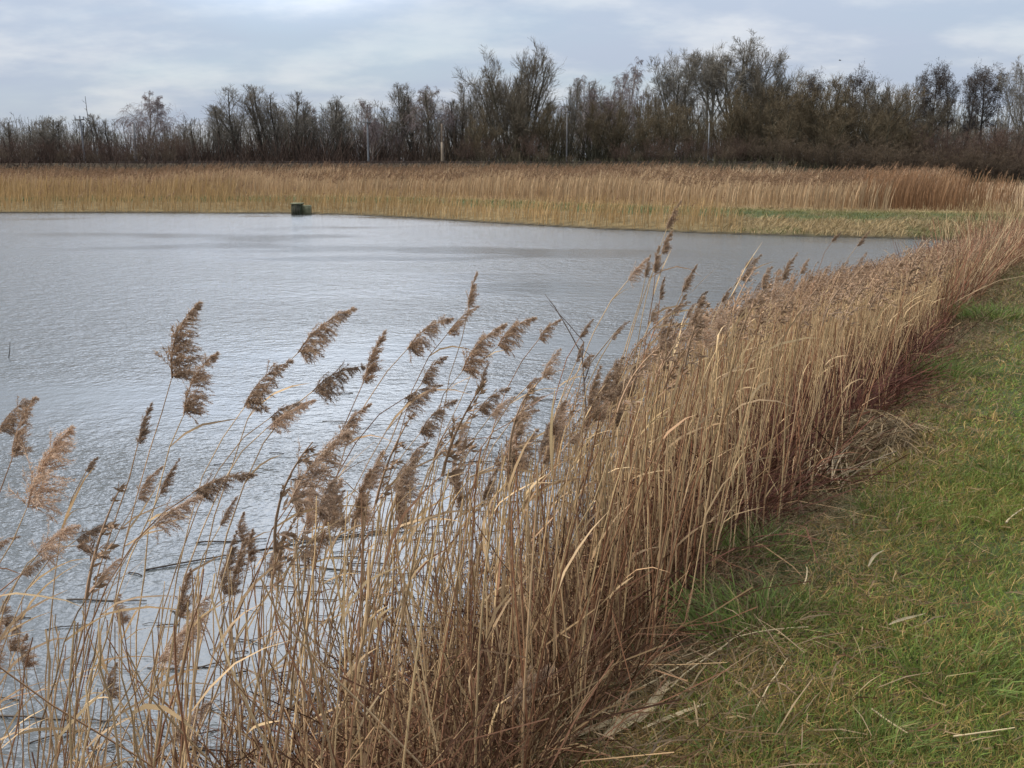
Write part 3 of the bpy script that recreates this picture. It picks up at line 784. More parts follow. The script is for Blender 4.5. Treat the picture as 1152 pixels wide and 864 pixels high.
# ------------------------------------------------------------------ far reed beds
def far_reeds():
    parts = []
    def belt(n, xr, sdr, hr, wmul, cols, plume_p, ymin=38, ptint=1.0, keepf=None, hfade=None, plen=(.3, .5)):
        x = rng.uniform(xr[0], xr[1], n); y = rng.uniform(ymin, 84.5, n)
        sd = pond_sd(x, y); ok = (sd > sdr[0]) & (sd < sdr[1])
        if keepf is not None: ok &= keepf(x, y, sd)
        x, y, sd = x[ok], y[ok], sd[ok]; n = len(x)
        z = ground_z(x, y, sd)
        hn = fbm(x*.21, y*.21)
        h = rng.uniform(hr[0], hr[1], n)*(.58 + .8*hn)
        tip = np.column_stack([x + rng.normal(.12, .1, n)*h, y + rng.normal(0, .08, n)*h, z + h]); root = np.column_stack([x, y, z])
        mid = (root + tip)/2 + np.column_stack([-.03*h, 0*h, .05*h])
        P = np.stack([root, mid, tip], 1)
        t = rng.random((n, 1))
        c = (cols[0]*t + cols[1]*(1 - t))*rng.uniform(.75, 1.2, (n, 1))*(.82 + .4*fbm(x*.16 + 9, y*.3))[:, None]
        parts.append(tubes(P, rng.uniform(.009, .016, n)[:, None]*wmul*np.array([[1, 1, .5]]), 2, c))
        pm = rng.random(n) < plume_p*np.where(fbm(x*.12, y*.2 + 4) > .45, 1.3, .45)
        if pm.any():
            k = pm.sum()
            parts.append(plumes_stuff(tip[pm], np.tile(np.array([.5, 0, .9]), (k, 1)) + rng.normal(size=(k, 3))*.15, rng.uniform(*plen, k), rng.uniform(.7, 1.25, (k, 1))*np.array([.95, .84, .72])*ptint))
    gold = (np.array([.47, .31, .14]), np.array([.36, .235, .105]))
    pale = (np.array([.52, .39, .25]), np.array([.43, .31, .19]))
    tan = (np.array([.49, .345, .20]), np.array([.37, .255, .145]))
    rust = (np.array([.29, .165, .082]), np.array([.20, .11, .056]))
    back = lambda x, y, sd: (rng.random(len(x)) < np.clip(1.25 - sd/26, .3, 1)) & ~((x > 22 + (y - 48)*.28) & (y < 80))
    notrust = lambda x, y, sd: back(x, y, sd) & ~((x > 17) & (x < 24.5) & (y < 55))
    # fringe at the water's edge
    belt(60000, (-42, 9.5), (.05, 2.9), (.62, .95), 1.0, gold, .03)
    # tall bed behind the mown path
    belt(110000, (-46, 44), (6.6, 30), (1.0, 1.42), 1.3, tan, .3, keepf=lambda x, y, sd: notrust(x, y, sd), ptint=.72)
    belt(16000, (-46, -17), (2.6, 7.5), (.95, 1.35), 1.2, gold, .2)
    belt(26000, (14, 27), (7.2, 17), (1.15, 1.5), 1.1, rust, .05, keepf=lambda x, y, sd: (x > 17.3 - 2.6*rng.random(len(x))**3) & (x < 17.2 + 5.6*rng.random(len(x))**.45))
    belt(60000, (-46, 50), (18, 42), (1.05, 1.45), 1.5, pale, .06, keepf=lambda x, y, sd: (rng.random(len(x)) < .5) & ~((x > 22 + (y - 48)*.28) & (y < 80)))
    belt(30000, (20, 48), (7.5, 34), (.3, .6), 1.2, pale, .03, keepf=lambda x, y, sd: (x > 22 + (y - 48)*.35) & (y < 78))
    return cat(parts)
o = build('far_reed_bed', far_reeds(), M_BED)
tag(o, 'wide golden reed bed along the whole far shore', 'reed bed', kind='stuff')
# tussocks and mown path of the far bank
def far_grass():
    parts = []
    n = 90000
    x = rng.uniform(6, 40, n); y = rng.uniform(34, 62, n); sd = pond_sd(x, y)
    f = smooth(8, 10, x)
    tall = (sd > .05) & (sd < 2.7)
    hum = fbm(x*.55, y*.55)
    ok = tall & (rng.random(n) < f)
    xx, yy, hm = x[ok], y[ok], hum[ok]; k = len(xx)
    h = rng.uniform(.10, .28, k)*(.4 + 1.2*hm)
    p0 = np.column_stack([xx, yy, ground_z(xx, yy)]); d_ = np.column_stack([rng.normal(.2, .5, k), rng.normal(0, .5, k), np.ones(k)])
    c = np.array([.36, .26, .13])*rng.uniform(.6, 1.2, (k, 1)); c = np.where(((hm < .42) & (rng.random(k) < .6))[:, None], np.array([.13, .13, .045]), c)
    parts.append(tubes(np.stack([p0, p0 + d_*(h*.6)[:, None], p0 + d_*h[:, None] + np.column_stack([h*.15, 0*h, -h*.12])], 1), rng.uniform(.008, .014, k)[:, None]*np.array([[1, 1, .3]]), 2, c))
    # mown path
    n = 90000
    x = rng.uniform(-30, 30, n); y = rng.uniform(36, 70, n); sd = pond_sd(x, y); ok = (sd > 2.7) & (sd < 7.0)
    x, y, sd = x[ok], y[ok], sd[ok]; k = len(x)
    h = rng.uniform(.05, .13, k); p0 = np.column_stack([x, y, ground_z(x, y, sd)]); d_ = np.column_stack([rng.normal(.1, .5, k), rng.normal(0, .5, k), np.ones(k)])
    c = np.where((rng.random(k) < .22)[:, None], np.array([.26, .21, .10]), np.array([.165, .158, .052]))*rng.uniform(.7, 1.25, (k, 1))
    c = np.where(((sd > 6.3) & (rng.random(k) < .8))[:, None], np.array([.40, .32, .17]), c)
    parts.append(tubes(np.stack([p0, p0 + d_*h[:, None]], 1), rng.uniform(.010, .018, k)[:, None]*np.array([[1, .3]]), 2, c))
    # rough dry vegetation where the two banks meet
    n = 26000
    x = rng.uniform(10, 60, n); y = rng.uniform(26, 62, n); sd = pond_sd(x, y); s_, p_ = bank_sp(np.column_stack([x, y]))
    ok = (sd > .1) & (s_ > 30) & (p_ < 4.5) & (sd < 9 + 0*x) & (rng.random(n) < smooth(29, 36, s_))
    x, y = x[ok], y[ok]; k = len(x)
    h = rng.uniform(.25, .75, k)*(.5 + fbm(x*.6, y*.6)); p0 = np.column_stack([x, y, ground_z(x, y)]); d_ = np.column_stack([rng.normal(.15, .35, k), rng.normal(0, .35, k), np.ones(k)])
    c = np.array([.36, .25, .125])*rng.uniform(.55, 1.2, (k, 1))
    parts.append(tubes(np.stack([p0, p0 + d_*(h*.6)[:, None], p0 + d_*h[:, None]], 1), rng.uniform(.006, .012, k)[:, None]*np.array([[1, 1, .3]]), 2, c))
    return cat(parts)
o = build('far_bank_grass', far_grass(), M_BED)
tag(o, 'mown green path and straw tussocks along the far shore', 'grass', kind='stuff')

# ------------------------------------------------------------------ bare winter trees
def grow(P, n_per, t0, t1, lfun, ang, trop, jit, K, r):
    N, KP, _ = P.shape
    L = np.linalg.norm(np.diff(P, axis=1), axis=2).sum(1)
    pi = np.repeat(np.arange(N), n_per); n = len(pi)
    t = t0 + (t1 - t0)*((np.tile(np.arange(n_per), N) + r.random(n))/n_per)
    f = t*(KP - 1); i = np.minimum(f.astype(int), KP - 2); fr = (f - i)[:, None]
    p = P[pi, i]*(1 - fr) + P[pi, i+1]*fr
    T = norm(P[pi, i+1] - P[pi, i])
    perp = norm(np.cross(T, r.normal(size=(n, 3))))
    a = ang*r.uniform(.65, 1.35, n)
    d = T*np.cos(a)[:, None] + perp*np.sin(a)[:, None]
    ln = lfun(t, L[pi])*r.uniform(.7, 1.3, n)
    out = [p]
    for k in range(1, K):
        d = norm(d + np.array([0, 0, trop]) + r.normal(size=(n, 3))*jit)
        out.append(out[-1] + d*(ln/(K-1))[:, None])
    return np.stack(out, 1), t, pi
def tree_mesh(seed, kind):
    """returns (trunk data, crown data); about 10 m tall"""
    r = np.random.default_rng(seed); Ht = 10.0
    wild = lambda c, n, a=.25: np.array(c)*r.uniform(1 - a, 1 + a, (n, 1))
    trunk_c = {'slender': (.060, .054, .043), 'willow': (.075, .068, .044), 'dome': (.085, .076, .052), 'birch': (.33, .30, .27), 'round': (.15, .135, .105), 'alder': (.050, .044, .038), 'scrub': (.065, .046, .036), 'thorn': (.06, .045, .036), 'snag': (.10, .09, .08)}[kind]
    twig_c = {'slender': (.190, .166, .132), 'willow': (.140, .108, .066), 'dome': (.150, .126, .092), 'birch': (.205, .160, .148), 'round': (.205, .182, .145), 'alder': (.095, .080, .070), 'scrub': (.110, .072, .054), 'thorn': (.115, .084, .056), 'snag': (.10, .09, .08)}[kind]
    if kind in ('willow', 'scrub', 'thorn', 'dome'):
        nst = {'willow': 6, 'dome': 10, 'scrub': 14, 'thorn': 9}[kind]
        spread = {'willow': .42, 'dome': .78, 'scrub': .62, 'thorn': .5}[kind]
        az = np.arange(nst)/nst*6.283 + r.uniform(-.4, .4, nst)
        K = 8; d = norm(np.column_stack([np.cos(az), np.sin(az), np.zeros(nst)])*(spread*r.uniform(.25, 1.1, nst))[:, None] + np.array([0, 0, 1.]))
        p = np.column_stack([np.cos(az), np.sin(az), np.zeros(nst)])*(.25 if kind in ('willow', 'dome') else .9); p[:, 2] = -.1
        P = [p]; ln = Ht*(r.uniform(.62, .95, nst) if kind != 'dome' else r.uniform(.85, .95, nst)*np.clip((d[:, 2] - .55)/.45, 0, 1)**.4)
        for k in range(1, K):
            d = norm(d + np.array([0, 0, .03 if kind == 'dome' else .07]) + r.normal(size=d.shape)*(.05 if kind == 'dome' else .10)); P.append(P[-1] + d*(ln/(K-1))[:, None])
        T0 = np.stack(P, 1); R0 = (.15 if kind in ('willow', 'dome') else .07)*r.uniform(.7, 1.2, nst)
    else:
        K = 12; wob = {'birch': .07, 'alder': .03, 'slender': .06, 'round': .045, 'snag': .1}[kind]
        d = np.array([[r.normal()*.06, r.normal()*.06, 1.]]); P = [np.array([[0, 0, -.1]])]
        hh = Ht*({'round': .78, 'slender': .93, 'birch': .9, 'alder': .95, 'snag': .95}[kind])
        for k in range(1, K):
            d = norm(d + r.normal(size=d.shape)*wob*np.array([1, 1, .2]) + np.array([0, 0, .06])); P.append(P[-1] + d*hh/(K-1))
        T0 = np.stack(P, 1); R0 = np.array([{'round': .19, 'slender': .17, 'birch': .14, 'alder': .15, 'snag': .12}[kind]])
        if kind in ('slender', 'birch') and seed % 2 == 0:      # a fork from low down
            F, _, _ = grow(T0, 1, .12, .3, lambda t, L: .72*L, .3, .22, .05, K, r)
            T0 = np.concatenate([T0, F]); R0 = np.concatenate([R0, R0*.7])
        if kind == 'round':
            F, _, _ = grow(T0, 4, .4, .62, lambda t, L: .60*L, .75, .13, .06, K, r)
            T0 = np.concatenate([T0, F]); R0 = np.concatenate([R0, np.repeat(R0*.5, 4)])
    cfg = {  # (n, t0, t1, length(t,L), angle, trop, jitter, K)
      'slender': [(22, .24, .97, lambda t, L: .34*L*(1.22 - t), .5, .12, .09, 6), (6, .2, 1, lambda t, L: .46*L*(1.2 - .5*t), .5, .10, .10, 4), (4, .2, 1, lambda t, L: .62*L, .5, .09, .12, 3), (3, .2, 1, lambda t, L: .8*L, .5, .07, .13, 3)],
      'willow': [(9, .22, .98, lambda t, L: .40*L*(1.15 - .75*t), .6, .10, .11, 6), (7, .2, 1, lambda t, L: .45*L*(1.2 - .6*t), .6, .12, .13, 4), (5, .15, 1, lambda t, L: .55*L, .6, .12, .14, 3), (4, .1, 1, lambda t, L: .75*L, .55, .12, .15, 3)],
      'birch': [(16, .28, .98, lambda t, L: .34*L*(1.2 - t), .75, .10, .12, 6), (7, .25, 1, lambda t, L: .45*L, .6, -.02, .14, 5), (5, .2, 1, lambda t, L: .6*L, .6, -.30, .12, 4), (5, .2, 1, lambda t, L: .8*L, .5, -.45, .12, 4)],
      'dome': [(15, .25, .99, lambda t, L: .36*L*(1.2 - .7*t), .6, .07, .08, 6), (8, .2, 1, lambda t, L: .45*L*(1.2 - .6*t), .5, .09, .10, 4), (5, .15, 1, lambda t, L: .55*L, .55, .10, .12, 3), (4, .1, 1, lambda t, L: .75*L, .5, .10, .13, 3)],
      'round': [(12, .42, .98, lambda t, L: .42*L*(1.2 - .8*t), .75, .07, .11, 6), (7, .25, 1, lambda t, L: .5*L*(1.2 - .6*t), .65, .07, .13, 4), (5, .2, 1, lambda t, L: .55*L, .65, .06, .14, 3), (4, .2, 1, lambda t, L: .65*L, .6, .05, .15, 3)],
      'alder': [(28, .48, .99, lambda t, L: .25*L*(1.3 - t)**.5*np.minimum(1, .45 + (t - .48)*2.2), .95, .05, .10, 6), (8, .25, 1, lambda t, L: .42*L, .7, .02, .13, 4), (5, .2, 1, lambda t, L: .5*L, .7, .0, .15, 3), (4, .2, 1, lambda t, L: .6*L, .7, -.05, .2, 3)],
      'scrub': [(8, .15, .98, lambda t, L: .36*L*(1.15 - .7*t), .6, .08, .13, 5), (6, .15, 1, lambda t, L: .5*L, .6, .08, .15, 4), (5, .1, 1, lambda t, L: .6*L, .6, .06, .16, 3)],
      'thorn': [(10, .12, .98, lambda t, L: .42*L*(1.15 - .7*t), .75, .04, .13, 5), (7, .15, 1, lambda t, L: .5*L, .7, .04, .15, 4), (6, .1, 1, lambda t, L: .55*L, .7, .04, .16, 3)],
      'snag': [(7, .3, .98, lambda t, L: .16*L*(1.2 - t), .7, .1, .15, 5), (4, .3, 1, lambda t, L: .5*L, .7, .05, .15, 4)],
    }[kind]
    tap = lambda K: np.linspace(1, .22, K)
    trunk = [tubes(T0, R0[:, None]*tap(T0.shape[1])[None], 7, wild(trunk_c, len(T0), .12), r)]
    crown = []; P = T0; Rp = R0.copy()
    for lv, c in enumerate(cfg):
        Q, t, pi = grow(P, *c[:7], c[7], r)
        rr = np.maximum(Rp[pi]*(1 - .75*t)*.48, .0095 if lv < 2 else .0085)
        n = len(Q)
        if lv == 0:
            trunk.append(tubes(Q, rr[:, None]*np.linspace(1, .35, Q.shape[1])[None], 4, wild(np.array(trunk_c)*.6 + np.array(twig_c)*.4, n), r))
        else:
            crown.append(tubes(Q, rr[:, None]*np.linspace(1, .6, Q.shape[1])[None], 3 if lv == 1 else 2, wild(twig_c, n, .35), r))
        P, Rp = Q, rr
    if kind == 'alder':     # last year's cones and catkins in clumps
        m = int(len(P)*.9); j = r.integers(0, len(P), m); c0 = P[j, -1] + r.normal(size=(m, 3))*.07
        dd = norm(r.normal(size=(m, 3)))*.05
        crown.append(tubes(np.stack([c0, c0 + dd, c0 + 2*dd], 1), np.array([[.012, .024, .01]]), 2, wild((.07, .056, .048), m), r))
    if kind in ('scrub', 'thorn'):
        m = len(P)//4; j = r.integers(0, len(P), m); c0 = P[j, -1]; dd = norm(r.normal(size=(m, 3)) + np.array([0, 0, 1.2]))*.14
        crown.append(tubes(np.stack([c0, c0 + dd, c0 + 2*dd], 1), np.array([[.007, .008, .003]]), 2, wild(np.array(twig_c)*1.1, m), r))
    tr = cat(trunk); cr = cat(crown)
    top = np.percentile(cr[0][:, 2], 99.7)
    k = 10.0/top
    return (tr[0]*k, tr[1], tr[2]), (cr[0]*k, cr[1], cr[2])
VAR = {'dome': 3, 'slender': 4, 'willow': 4, 'birch': 3, 'round': 3, 'alder': 3, 'scrub': 4, 'thorn': 3, 'snag': 1}
PROTO = {}
for ki, (kind, nv) in enumerate(VAR.items()):
    PROTO[kind] = []
    for v in range(nv):
        a, b = tree_mesh(1000 + 50*ki + v, kind)
        PROTO[kind].append((mesh_from('trunk', a, M_BARK), mesh_from('crown', b, M_TWIG, False)))
NAME = {'dome': 'bare_tree', 'slender': 'bare_tree', 'willow': 'willow_tree', 'birch': 'birch_tree', 'round': 'bare_tree', 'alder': 'alder_tree', 'scrub': 'bare_shrub', 'thorn': 'bare_shrub', 'snag': 'dead_tree'}
PARTN = {'scrub': ('stems', 'twigs'), 'thorn': ('stems', 'twigs')}
LOOK = {'dome': 'wide dome-crowned bare tree', 'slender': 'slender grey-brown bare tree', 'willow': 'bushy olive-brown willow', 'birch': 'pale-stemmed birch with fine drooping twigs', 'round': 'round-crowned bare tree', 'alder': 'dark straight alder', 'scrub': 'low reddish brown bare shrub', 'thorn': 'wide brown bare shrub'}
LAND = [(90, 'the pole at the far left'), (150, 'the weeping birch'), (412, 'the grey concrete pole'), (497, 'the brown wooden pole'), (585, 'the big spreading willow'), (797, 'the tall pale pole'), (1082, 'the row of dark alders')]
tree_rows = {}; trng = np.random.default_rng(4)
tcount = {}
protothing = {}
def tree(kind, px, topy, dist, wide=1.0, label=None, var=None, rot=None):
    r_ = ray(px, topy); x, y = r_[0]*dist, r_[1]*dist
    zg = gz(x, y); ht = 3 + r_[2]*dist - zg
    i = tcount.get(kind, 0); tcount[kind] = i + 1
    v = (i if var is None else var) % VAR[kind]
    key = (kind, v)
    if key not in protothing:
        t = empty(NAME[kind])
        a, b = PARTN.get(kind, ('trunk', 'crown'))
        link(a, PROTO[kind][v][0], t); link(b, PROTO[kind][v][1], t)
        protothing[key] = t
    else:
        t = copy_thing(protothing[key])
    s = ht/10
    t.location = (x, y, zg - .05); t.rotation_euler = (0, 0, trng.uniform(0, 6.28) if rot is None else rot); t.scale = (s*wide, s*wide, s)
    for k_ in ('label', 'category', 'group'):
        if k_ in t: del t[k_]
    cat_ = 'shrub' if kind in ('scrub', 'thorn') else 'tree'
    tag(t, label, cat_, 'shrubs in front of the wood' if cat_ == 'shrub' else 'trees of the wood behind the far reeds')
    if label is None:
        tree_rows.setdefault(kind, []).append((px, dist, t))
    return t
# --- those that stand out
tree('birch', 152, 103, 96, 1.15, 'weeping birch with pale stem and airy purplish crown, alone at left', 0)
tree('snag', 106, 112, 97, .8, 'thin leaning dead tree left of the weeping birch')
tree('thorn', 188, 140, 93, 1.5, 'broad rusty brown shrub right of the weeping birch')
tree('dome', 583, 54, 96, .95, 'big spreading willow forking at the base, tallest left of the middle', 1)
tree('birch', 705, 66, 100, .8, 'windblown birch with ragged high top right of the big willow', 1)
tree('willow', 728, 96, 97, .55, 'crooked tree with heavy left-leaning limb right of the windblown birch', 2)
tree('round', 758, 56, 104, .85, 'thin tall tree with rounded fine crown left of the tallest tree', 0)
tree('round', 797, 50, 102, .85, 'pale clean-stemmed tall tree directly behind the pale pole', 1)
tree('round', 826, 39, 103, 1.25, 'tallest tree of the wood with wide rounded crown', 2)
tree('dome', 858, 56, 101, .6, 'tall dark fine-twigged tree touching the tallest crown at its right', 1)
tree('dome', 1012, 86, 98, .95, 'pale round-topped tree with sweeping fine twigs left of the alders', 0)
tree('alder', 1054, 74, 97, .82, 'first of four dark alders from the left, crown thinning below', 0)
tree('alder', 1075, 68, 97.5, .66, 'second of the four dark alders, the tallest and narrowest', 1)
tree('alder', 1091, 72, 96.5, .66, 'third of the four dark alders, leaning into the fourth', 2)
tree('alder', 1112, 71, 97, 1.0, 'fourth and broadest of the dark alders, farthest right of the row', 0)
tree('round', 1160, 64, 95, .8, 'bare tree cut by the right border of the photo', 2)
tree('alder', 902, 78, 99, .9, 'alder top poking over the olive willows, left of the pair', 1)
tree('alder', 958, 73, 99, .9, 'alder top poking over the olive willows, right of the pair', 2)
tree('slender', 640, 88, 98, .7, 'dark upright tree just right of the big spreading willow', 0)
# --- the crowd
for px, ty, dd, wd in [(248, 118, 97, .9), (272, 97, 98, .9), (291, 95, 99, .85), (309, 96, 98, .85), (330, 101, 99, .85), (350, 112, 100, .9), (372, 106, 99, .9), (388, 112, 101, .9), (403, 112, 98, .9),
                       (430, 118, 100, .8), (448, 97, 101, .7), (466, 92, 100, .75), (482, 100, 98, .9), (515, 92, 101, .8), (530, 100, 103, .8), (548, 88, 104, .8),
                       (660, 96, 104, .7), (676, 88, 105, .8), (745, 100, 106, .8), (780, 78, 107, .8), (886, 84, 106, .8), (920, 90, 107, .8), (985, 92, 104, .8), (1035, 128, 101, 1), (220, 132, 97, .7), (236, 122, 99, .55),
                       (6, 132, 97, 1.1), (28, 134, 99, 1.1), (48, 130, 97, 1.2), (68, 134, 98, 1.1), (84, 132, 100, 1.0), (120, 128, 101, .9), (200, 138, 102, 1), (-20, 130, 98, 1.2), (260, 128, 103, .9), (318, 116, 104, .9), (1130, 132, 102, 1.1), (1100, 128, 104, 1.2), (1068, 130, 105, 1.2), (1148, 136, 101, 1.2)]:
    tree('slender', px, ty, dd, wd*1.7)
for px, ty, dd, wd in [(418, 112, 97, .7), (505, 96, 99, .7), (655, 84, 101, .7), (690, 80, 103, .7), (360, 118, 104, .7)]:
    tree('birch', px, ty, dd, wd*1.6)
for px, ty, dd, wd in [(668, 112, 94, .9), (695, 108, 95, .9), (755, 112, 94, 1.0), (785, 120, 93, .9), (540, 122, 93, .9), (620, 118, 94, .9), (842, 98, 95, .95), (868, 92, 96, .9), (895, 88, 96, 1.0), (925, 82, 96, 1.0), (955, 88, 96, 1.0), (978, 104, 95, .95), (880, 120, 92, 1.1), (940, 118, 92, 1.1), (1000, 125, 93, 1.1), (720, 120, 93, 1.0), (815, 110, 95, .9), (1030, 138, 94, 1.1)]:
    tree('willow', px, ty, dd, wd*1.25)
for px, ty, dd, wd in [(-15, 152, 92, 1.5), (20, 150, 91, 1.6), (55, 152, 92, 1.5), (88, 156, 91, 1.5), (118, 154, 92, 1.5), (140, 160, 90, 1.4), (172, 150, 91, 1.5), (205, 154, 92, 1.4), (238, 158, 104, 1.5), (270, 156, 104, 1.5), (305, 152, 104, 1.5), (340, 150, 104, 1.5), (375, 150, 104, 1.5), (408, 152, 104, 1.5), (440, 150, 104, 1.4), (470, 152, 103, 1.4),
                       (500, 150, 103, 1.4), (528, 150, 93, 1.3), (560, 152, 92, 1.3), (600, 150, 92, 1.3), (700, 158, 91, 1.3), (735, 152, 91, 1.4), (768, 150, 91, 1.4), (800, 155, 91, 1.4), (830, 150, 90, 1.4), (1050, 138, 93, 1.5), (1080, 140, 92, 1.5), (1110, 142, 92, 1.5), (1140, 140, 92, 1.5), (1170, 142, 93, 1.5)]:
    tree('scrub', px, ty, dd, wd)
for px, ty, dd, wd in [(640, 172, 91, 1.2), (672, 176, 90, 1.2), (715, 168, 90, 1.4), (752, 165, 89, 1.4), (855, 150, 89, 1.5), (885, 148, 89, 1.5), (915, 152, 89, 1.5), (948, 150, 89, 1.5), (980, 152, 89, 1.5), (1012, 150, 90, 1.4), (1040, 155, 90, 1.4), (1072, 160, 89, 1.4), (1104, 158, 89, 1.5), (1136, 160, 89, 1.4), (545, 160, 90, 1.3), (580, 165, 90, 1.2), (610, 165, 90, 1.2), (30, 165, 89, 1.4), (70, 166, 89, 1.4), (105, 168, 89, 1.4), (150, 166, 89, 1.4), (190, 166, 89, 1.4), (0, 165, 89, 1.4), (820, 160, 89, 1.4), (785, 165, 89, 1.3)]:
    tree('thorn', px, ty, dd, wd)
for kind, lst in tree_rows.items():
    lst.sort(key=lambda a: a[0]); seen = {}
    for px, dd, t in lst:
        left = [l for l in LAND if l[0] <= px]
        lm = left[-1][1] if left else None
        k = seen.get(lm, 0); seen[lm] = k + 1
        t['label'] = f'{LOOK[kind]}, {ORD[k]} such right of {lm}' if lm else f'{LOOK[kind]}, {ORD[k]} such from the left border'
# the thicket and the wood further back read as one mass
def wood():
    parts = []
    n = 3000
    x = rng.uniform(-80, 85, n); y = rng.uniform(103, 130, n); z = ground_z(x, y)
    hmax = np.interp(x, [-80, -50, -35, -20, 0, 8, 20, 45, 60, 85], [6.8, 6.4, 5.8, 7.4, 7.8, 8.6, 9.6, 9.4, 7.2, 7])
    h = hmax*rng.uniform(.6, 1.05, n)
    lean = rng.normal(size=(n, 2))*.06
    P = np.stack([np.column_stack([x + lean[:, 0]*h*u, y + lean[:, 1]*h*u, z + h*u]) for u in np.linspace(0, 1, 6)], 1)
    P[:, 1:, :2] += rng.normal(size=(n, 5, 2))*.06
    c = np.array([.12, .108, .082])*rng.uniform(.5, 1.5, (n, 1))
    parts.append(tubes(P, rng.uniform(.03, .075, n)[:, None]*np.linspace(1, .25, 6)[None], 3, c))
    Q, t, pi = grow(P, 9, .12, 1, lambda t, L: .26*L*(1.15 - t), .6, .12, .12, 4, rng)
    parts.append(tubes(Q, .014, 2, np.array([.135, .118, .088])*rng.uniform(.5, 1.4, (len(Q), 1))))
    Q2, t, pi = grow(Q, 5, .15, 1, lambda t, L: .5*L, .6, .10, .15, 3, rng)
    parts.append(tubes(Q2, .010, 2, np.array([.14, .118, .088])*rng.uniform(.5, 1.4, (len(Q2), 1))))
    # undergrowth along the embankment
    n = 34000
    x = rng.uniform(-62, 66, n); y = np.where(rng.random(n) < .3, rng.uniform(87, 90, n), rng.uniform(97, 108, n)); z = ground_z(x, y)
    d_ = norm(np.column_stack([rng.normal(0, .4, n), rng.normal(0, .4, n), np.ones(n)])); h = rng.uniform(.5, 1.5, n)*np.where(y < 92, .6, 2.6)*(.35 + 1.1*fbm(x*.3, y*.3))
    p0 = np.column_stack([x, y, z])
    parts.append(tubes(np.stack([p0, p0 + d_*(h*.5)[:, None], p0 + d_*h[:, None] + rng.normal(size=(n, 3))*.1], 1), rng.uniform(.010, .02, n)[:, None], 2, (np.array([.072, .048, .036])*(1 - smooth(-12, 2, x))[:, None] + np.array([.070, .060, .036])*smooth(-12, 2, x)[:, None])*rng.uniform(.4, 1.5, (n, 1))))
    return cat(parts)
o = build('distant_wood', wood(), M_TWIG, use_smooth=False)
tag(o, 'grey-brown leafless wood and thicket far behind the reeds', 'wood', kind='stuff')

# ------------------------------------------------------------------ poles, rail, shed, sluice, bird
M_CONC = mat_noise('weathered_concrete', (.13, .135, .14), (.20, .205, .21), 5, .85, .2, .2)
M_WOODP = mat_noise('weathered_wood', (.10, .075, .055), (.20, .155, .115), 4, .9, .1, .3, (8, 8, .8))
M_WOODL = mat_noise('pale_wood', (.20, .155, .11), (.29, .23, .165), 4, .9, .1, .3, (8, 8, .8))
M_STEEL = mat_noise('grey_steel', (.16, .165, .17), (.22, .23, .235), 3, .5, .4)
M_DARKST = mat_noise('dark_steel', (.10, .10, .10), (.16, .15, .14), 3, .6, .4)
M_WALL = mat_noise('pale_painted_wall', (.50, .54, .49), (.60, .63, .57), 1.5, .8, .2)
M_ROOF = mat_noise('grey_sheet_roof', (.30, .31, .30), (.38, .39, .37), 2, .7, .2)
M_MOSS = mat_noise('mossy_concrete', (.030, .042, .022), (.085, .090, .060), 6, .9, .1, .4)
M_MOSSL = mat_noise('green_grey_concrete', (.11, .115, .065), (.19, .18, .11), 6, .9, .1, .4)
M_IRON = mat_noise('rusty_iron', (.05, .04, .035), (.11, .075, .055), 20, .7, .3)
M_BIRD = mat_noise('dark_feathers', (.03, .03, .03), (.07, .065, .06), 30, .8, .1)

def lathe(z0, z1, r0, r1, sides=12, x=0, y=0):
    P = np.array([[[x, y, z0], [x, y, z0 + (z1 - z0)*.5], [x, y, z1], [x, y, z1 + .001]]])
    return tubes(P, np.array([[r0, (r0 + r1)/2, r1, .001]]), sides, [.5, .5, .5], np.random.default_rng(1))
def pole(px, topy, dist, mat, r0, r1, label, arm=0, mat_low=None, insul=True, lean=0.0):
    r_ = ray(px, topy); x, y = r_[0]*dist, r_[1]*dist; zg = gz(x, y); ht = 3 + r_[2]*dist - zg
    t = empty('power_pole', (x, y, zg - .1)); t.rotation_euler = (0, lean, 0)
    if mat_low:
        build('lower_post', lathe(0, ht*.55, r0*1.15, r0), mat_low, t)
        build('pole', lathe(ht*.55 + .003, ht, r0*.9, r1), mat, t)
    else:
        build('pole', lathe(0, ht, r0, r1), mat, t)
    if arm:
        build('crossarm', box(0, -r1 - .06, ht - .35, arm, .1, .12, .02), M_DARKST, t)
        if insul:
            for sx_ in (-1, 1):
                build('insulator', lathe(ht - .285, ht - .06, .05, .03, 8, sx_*arm*.42, -r1 - .06), M_CONC, t)
    tag(t, label, 'pole', 'poles along the railway')
    return t, np.array([x, y, zg - .1 + ht])
pole(91, 129, 93, M_CONC, .09, .07, 'light pole with short crossarm above the far left scrub', .9, lean=-.03)
pole(150, 138, 93, M_DARKST, .14, .11, 'dark plain post in front of the weeping birch', 0)
p1 = pole(413, 132, 91.5, M_CONC, .09, .07, 'tall grey concrete pole left of the brown wooden pole', .7)
p2 = pole(497, 138, 91.5, M_WOODP, .11, .09, 'brown wooden pole bolted to a pale lower post', 0, M_WOODL)
pole(638, 120, 92, M_DARKST, .07, .05, 'dark thin mast right of the big spreading willow', .5, insul=False)
pole(798, 137, 91.5, M_STEEL, .06, .045, 'tall pale steel pole below the clean-stemmed tall tree', 0)
